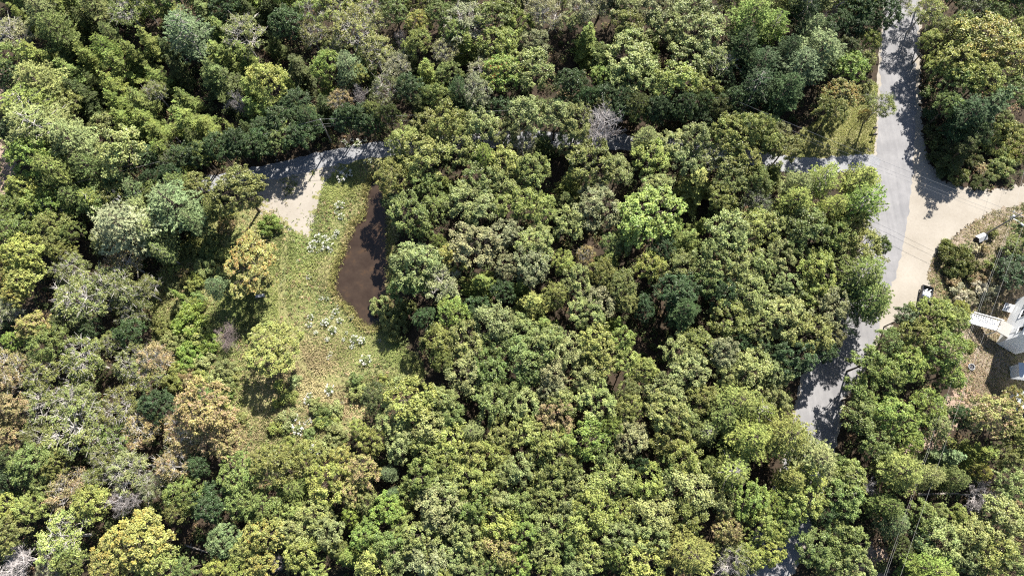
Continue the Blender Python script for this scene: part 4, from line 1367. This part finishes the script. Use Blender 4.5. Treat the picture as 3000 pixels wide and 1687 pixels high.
MB().add([(0.62, -0.62, 1.77), (1.12, -0.75, 1.22), (1.12, 0.75, 1.22), (0.62, 0.62, 1.77)], [(0, 1, 2, 3)]).build('windscreen', GLASS, tr)
MB().add([(-0.40, -0.6, 1.72), (-0.51, -0.72, 1.25), (-0.51, 0.72, 1.25), (-0.40, 0.6, 1.72)], [(3, 2, 1, 0)]).build('rear_window', GLASS, tr)
for s in (-1, 1):
    MB().add([(-0.25, s * 0.73, 1.72), (0.45, s * 0.73, 1.72), (0.95, s * 0.857, 1.24), (-0.38, s * 0.857, 1.24)], [(0, 1, 2, 3)]).build('side_window', GLASS, tr)
    MB().box(2.74, 2.79, s * 0.72 - 0.14, s * 0.72 + 0.14, 0.75, 0.92).build('headlight', CLEARL, tr)
    MB().box(-2.80, -2.752, s * 0.975 - 0.02, s * 0.975 + 0.02, 0.7, 1.0).build('tail_light', REDL, tr)
    MB().box(0.75, 0.95, s * 1.08 - 0.1, s * 1.08 + 0.1, 1.15, 1.32).build('wing_mirror', BLACK, tr)
    for x in (-1.65, 1.7):
        w = MB().tube([(x, s * 0.78, 0.36), (x, s * 0.82, 0.36), (x, s * 0.98, 0.36), (x, s * 1.0, 0.36)], [0.28, 0.36, 0.36, 0.28], 18).build('wheel', RUBBER, tr)
        MB().tube([(x, s * 0.96, 0.36), (x, s * 1.008, 0.36), (x, s * 1.012, 0.36)], [0.21, 0.21, 0.05], 14).build('rim', METAL, w)


def on_truck(name, mb, mat, label, cat):
    o = mb.build(name, mat)
    o.location = tr.location
    o.rotation_euler = tr.rotation_euler
    tag(o, label, cat, 'load in the pickup bed')
    return o


on_truck('plywood_board', MB().add([(-2.0, -0.2, 0.66), (-1.0, -0.2, 0.66), (-0.8, 0.78, 0.66), (-1.9, 0.78, 0.66), (-2.0, -0.2, 0.72), (-1.0, -0.2, 0.72), (-0.8, 0.78, 0.72), (-1.9, 0.78, 0.72)],
         [(3, 2, 1, 0), (4, 5, 6, 7), (0, 1, 5, 4), (1, 2, 6, 5), (2, 3, 7, 6), (3, 0, 4, 7)]), WHITE, 'flat white panel lying in the pickup bed', 'panel')
on_truck('long_board', MB().beam((-2.35, 0.62, 1.0), (-0.75, -0.45, 0.95), 0.16, 0.05), WHITE, 'long white board laid diagonally across the pickup bed', 'board')
on_truck('short_board', MB().beam((-2.4, 0.1, 0.80), (-1.9, -0.35, 0.80), 0.2, 0.05), ROOFM, 'short grey-white board behind the long one in the bed', 'board')
on_truck('grey_crate', MB().box(-1.7, -1.05, -0.72, -0.26, 0.63, 0.9).box(-1.64, -1.11, -0.66, -0.32, 0.902, 0.92), ROOFG, 'pale grey crate at the right side of the bed', 'crate')
on_truck('folded_tarp', MB().box(-0.98, -0.64, -0.74, 0.5, 0.74, 1.02).box(-0.95, -0.68, -0.66, 0.4, 1.022, 1.1), TARP, 'dark navy folded tarp against the pickup cab', 'tarp')

# small roofed box beside the right pole
wp = G(2874, 697, 0.8)
wh = empty('well_house', (wp.x, wp.y, 0), math.radians(22), 'tiny well house with pale gabled roof at the foot of the pole', 'shed')
MB().box(-0.75, 0.75, -0.5, 0.5, 0, 1.0).build('wall', ROOFD, wh)
MB().add([(-0.95, -0.72, 0.92), (0.95, -0.72, 0.92), (0.95, 0, 1.42), (-0.95, 0, 1.42), (0.95, 0.72, 0.92), (-0.95, 0.72, 0.92),
          (-0.95, -0.72, 0.97), (0.95, -0.72, 0.97), (0.95, 0, 1.47), (-0.95, 0, 1.47), (0.95, 0.72, 0.97), (-0.95, 0.72, 0.97)],
         [(6, 7, 8, 9), (9, 8, 10, 11), (1, 0, 3, 2), (2, 3, 5, 4), (0, 1, 7, 6), (4, 5, 11, 10), (1, 2, 8, 7), (2, 4, 10, 8), (3, 0, 6, 9), (5, 3, 9, 11)]).build('roof', ROOFG, wh)

# the white house at the right edge
A, B_, C_ = G(2918, 1006), G(2971, 1025), G(2979.5, 876)
ey = (C_ - A)
LY = ey.length
ey.normalize()
ex = Vector((ey.y, -ey.x, 0))
LX = max(3.6, (B_ - A).dot(ex))
hr = math.atan2(ex.y, ex.x)
HH = 7.4
hs = empty('white_house', A, hr, 'tall narrow white house with an outside stair at the right edge', 'house')
MB().prism([(0, 0), (LX, 0), (LX, LY), (0, LY)], -0.1, HH).build('wall', SIDING, hs)
rf = MB().add([(-0.35, -0.35, HH - 0.05), (LX + 0.35, -0.35, HH - 0.05), (LX + 0.35, LY + 0.35, HH - 0.05), (-0.35, LY + 0.35, HH - 0.05), (LX / 2, -0.35, HH + 1.3), (LX / 2, LY + 0.35, HH + 1.3)],
              [(0, 4, 5, 3), (4, 1, 2, 5), (3, 2, 1, 0)], [(0, 1, 4), (2, 3, 5)]).build('roof', ROOFG, hs)
MB().prism([(LX / 2 + 0.4, 3), (LX / 2 + 1.0, 3), (LX / 2 + 1.0, 3.6), (LX / 2 + 0.4, 3.6)], HH + 0.5, HH + 2.0).build('chimney', ROOFD, rf)
for (w0, w1, z0, z1, cols, rows) in ((4.6, 6.1, 3.6, 5.2, 2, 2), (1.0, 2.0, 4.9, 6.2, 1, 2), (7.0, 8.2, 3.7, 5.1, 2, 2)):
    if w1 > LY - 0.2:
        continue
    wf = MB()
    for (a, b, c, d) in ((w0 - 0.1, w1 + 0.1, z0 - 0.1, z0), (w0 - 0.1, w1 + 0.1, z1, z1 + 0.1), (w0 - 0.1, w0, z0, z1), (w1, w1 + 0.1, z0, z1)):
        wf.box(-0.06, 0.0, a, b, c, d)
    cw, ch = (w1 - w0) / cols, (z1 - z0) / rows
    for i in range(1, cols):
        wf.box(-0.045, 0.0, w0 + i * cw - 0.04, w0 + i * cw + 0.04, z0, z1)
    win = wf.build('window', WHITE, hs)
    MB().box(-0.12, 0.0, w0 - 0.15, w1 + 0.15, z0 - 0.17, z0 - 0.103).build('sill', WHITE, win)
    for i in range(cols):
        for j in range(rows):
            MB().box(-0.02, -0.004, w0 + i * cw + 0.05, w0 + (i + 1) * cw - 0.05, z0 + j * ch + 0.04, z0 + (j + 1) * ch - 0.04).build('pane', GLASS, win)
dr_ = MB().box(-0.05, -0.003, 1.3, 2.3, 2.88, 4.6).build('door', WHITE, hs)
MB().box(-0.09, -0.051, 2.15, 2.22, 3.75, 3.85).build('handle', METAL, dr_)
MB().box(-2.1, -0.004, 0.5, 3.0, 2.66, 2.84).build('landing', DECK, hs)
for (x, y) in ((-2.0, 0.6), (-2.0, 2.9)):
    MB().box(x - 0.07, x + 0.07, y - 0.07, y + 0.07, 0, 2.655).build('post', WHITE, hs)
NS = 13
for i in range(NS):
    x1 = -2.1 - i * 0.3
    z = 2.66 - (i + 1) * 0.195
    MB().box(x1 - 0.31, x1 - 0.005, 0.75, 2.6, z, z + 0.06).build('stair_tread', WHITE, hs)
for y in (0.70, 2.65):
    st = MB()
    st.beam((-2.1, y, 2.5), (-2.1 - NS * 0.3, y, 0.1), 0.07, 0.28)
    st.build('stair_stringer', WHITE, hs)
    MB().beam((-2.1, y, 3.6), (-2.1 - NS * 0.3, y, 1.08), 0.10, 0.09).build('handrail', WHITE, hs)
    for i in range(NS):
        x = -2.2 - i * 0.3
        z = 2.66 - (i + 0.4) * 0.195
        MB().box(x - 0.025, x + 0.025, y - 0.025, y + 0.025, z - 0.05, z + 0.9).build('baluster', WHITE, hs)
for i in range(5):
    MB().box(-1.55 + i * 0.26, -1.31 + i * 0.26, 6.5, 8.0, 0.16 * (i + 1), 0.16 * (i + 1) + 0.06).build('side_step', WHITE, hs)
for y in (6.44, 8.06):
    MB().beam((-1.6, y, 0.1), (-0.2, y, 0.86), 0.05, 0.2).build('step_stringer', WHITE, hs)


def outbuilding(name, px, w, l, h, rz, label, roof, wallm, rise=0.5):
    p = G(px[0], px[1], h)
    o = empty(name, (p.x, p.y, 0), rz, label, 'building')
    MB().prism([(0.2, 0.2), (w - 0.2, 0.2), (w - 0.2, l - 0.2), (0.2, l - 0.2)], -0.1, h).build('wall', wallm, o)
    MB().add([(0, 0, h), (w, 0, h), (w, l, h), (0, l, h), (w / 2, 0, h + rise), (w / 2, l, h + rise)], [(0, 4, 5, 3), (4, 1, 2, 5), (3, 2, 1, 0)], [(0, 1, 4), (2, 3, 5)]).build('roof', roof, o)
    return o


outbuilding('outbuilding', (2987, 1104), 4.0, 2.6, 2.6, -0.15, 'pale-roofed small outbuilding just below the white house', ROOFM, SIDING)
outbuilding('outbuilding', (2980, 1196), 5.0, 3.0, 2.8, -0.1, 'pale blue metal-roofed outbuilding beside the orange-tinged tree', ROOFM, SIDING)
outbuilding('outbuilding', (-60, 92), 4.4, 3.0, 3.0, 0.05, 'dark-roofed building corner at the left edge near the top', ROOFD, ROOFD)

# fire pit
fp = G(2846, 1074, 0.3)
fr = empty('fire_pit', (fp.x, fp.y, 0), 0, 'round black fire pit with pale rim on the yard below the house', 'fire pit')
an = np.linspace(0, 2 * math.pi, 25)[:-1]
ring = MB()
V_ = []
for r_, z_ in ((0.58, 0.0), (0.58, 0.42), (0.5, 0.42), (0.5, 0.05)):
    V_ += [(math.cos(a) * r_, math.sin(a) * r_, z_) for a in an]
ring.add(V_, [(k * 24 + i, k * 24 + (i + 1) % 24, (k + 1) * 24 + (i + 1) % 24, (k + 1) * 24 + i) for k in range(3) for i in range(24)])
ring.build('rim', ROOFG, fr)
MB().tube([(0, 0, 0.0), (0, 0, 0.2), (0, 0, 0.26)], [0.495, 0.495, 0.3], 20).build('ash_bed', DARK, fr)

# mailboxes and black square on the left verge
for i, (q, s) in enumerate((((2562, 376), 'upper'), ((2562, 395), 'lower'))):
    p = G(q[0], q[1], 1.0)
    mbx = empty('mailbox', (p.x, p.y, 0), 0.05, '%s black mailbox on a post beside the paved road' % s, 'mailbox', 'roadside mailboxes')
    MB().box(-0.06, 0.06, -0.06, 0.06, -0.1, 0.98).build('post', WOOD_POLE, mbx)
    prof = [(-0.16, 0), (0.16, 0), (0.16, 0.2), (0.11, 0.31), (0, 0.36), (-0.11, 0.31), (-0.16, 0.2)]
    n = len(prof)
    V_ = [(x, y, z + 0.98) for x in (-0.3, 0.45) for (y, z) in prof]
    MB().add(V_, [(k, (k + 1) % n, n + (k + 1) % n, n + k) for k in range(n)], [(0, k + 1, k) for k in range(1, n - 1)] + [(n, n + k, n + k + 1) for k in range(1, n - 1)]).build('box', DARK, mbx)
    MB().box(0.0, 0.15, 0.161, 0.175, 1.15, 1.35).build('flag', REDL, mbx)
p = G(2546, 439)
dn = empty('square_plate', (p.x, p.y, 0.014), 0.1, 'flat black square drain in the verge at the gravel road mouth', 'plate')
MB().box(-0.42, 0.42, -0.36, 0.36, -0.05, 0.05).build('frame', DARK, dn)
for i in range(6):
    MB().box(-0.36 + i * 0.13, -0.3 + i * 0.13, -0.3, 0.3, 0.051, 0.07).build('plate_bar', RUBBER, dn)
p = G(2762, 488, 0.5)
ds = empty('round_sign', (p.x, p.y, 0), 0.3, 'small white oval board on a stake beside the turnout', 'sign')
MB().box(-0.04, 0.04, -0.04, 0.04, -0.1, 0.5).build('stake', WOOD_POLE, ds)
an = np.linspace(0, 2 * math.pi, 21)[:-1]
MB().prism([(0.42 * math.cos(a), 0.27 * math.sin(a)) for a in an], 0.5, 0.55).build('board', WHITE, ds)
p = G(762, 867, 0.3)
bn = empty('bench', (p.x, p.y, 0), 0.15, 'weathered pale bench half hidden under the orange-tinged tree', 'bench')
for i in range(3):
    MB().box(-0.8, 0.8, -0.27 + i * 0.19, -0.1 + i * 0.19, 0.42, 0.47).build('seat_slat', ROOFG, bn)
for x in (-0.65, 0.65):
    MB().box(x - 0.05, x + 0.05, -0.22, 0.22, -0.05, 0.415).build('leg', ROOFG, bn)


def log(a, za, b, zb, r, label, stubs=4):
    pa, pb = np.array(G(a[0], a[1], za)), np.array(G(b[0], b[1], zb))
    o = empty('fallen_log', Vector(pa), 0, label, 'log')
    d = pb - pa
    P = [d * t + np.array([0, 0, 0.12 * math.sin(t * 7)]) for t in np.linspace(0, 1, 7)]
    MB().tube(P, np.linspace(r, r * 0.55, 7), 8).build('log_trunk', LOGM, o)
    for k in range(stubs):
        t = 0.25 + 0.7 * k / stubs
        e = d * t
        q = e + unit(np.cross(d, [0, 0, 1])) * (0.7 if k % 2 else -0.7) + np.array([0, 0, 0.35])
        MB().tube([e, (e + q) / 2, q], [r * 0.4, r * 0.3, r * 0.1], 5).build('branch_stub', LOGM, o)


log((2689, 1447), 1.2, (2808, 1444), 1.4, 0.22, 'long dark fallen log lying level in a gap of the right woods')
log((542, 1595), 0.3, (608, 1617), 0.5, 0.15, 'bleached fallen log in a dark gap near the bottom left')
log((584, 470), 0.1, (516, 404), 5.0, 0.2, 'grey dead trunk leaning up from above the gravel road', 7)
log((2318, 628), 0.5, (2365, 606), 1.5, 0.22, 'brown fallen trunk between pines beside the paved road')
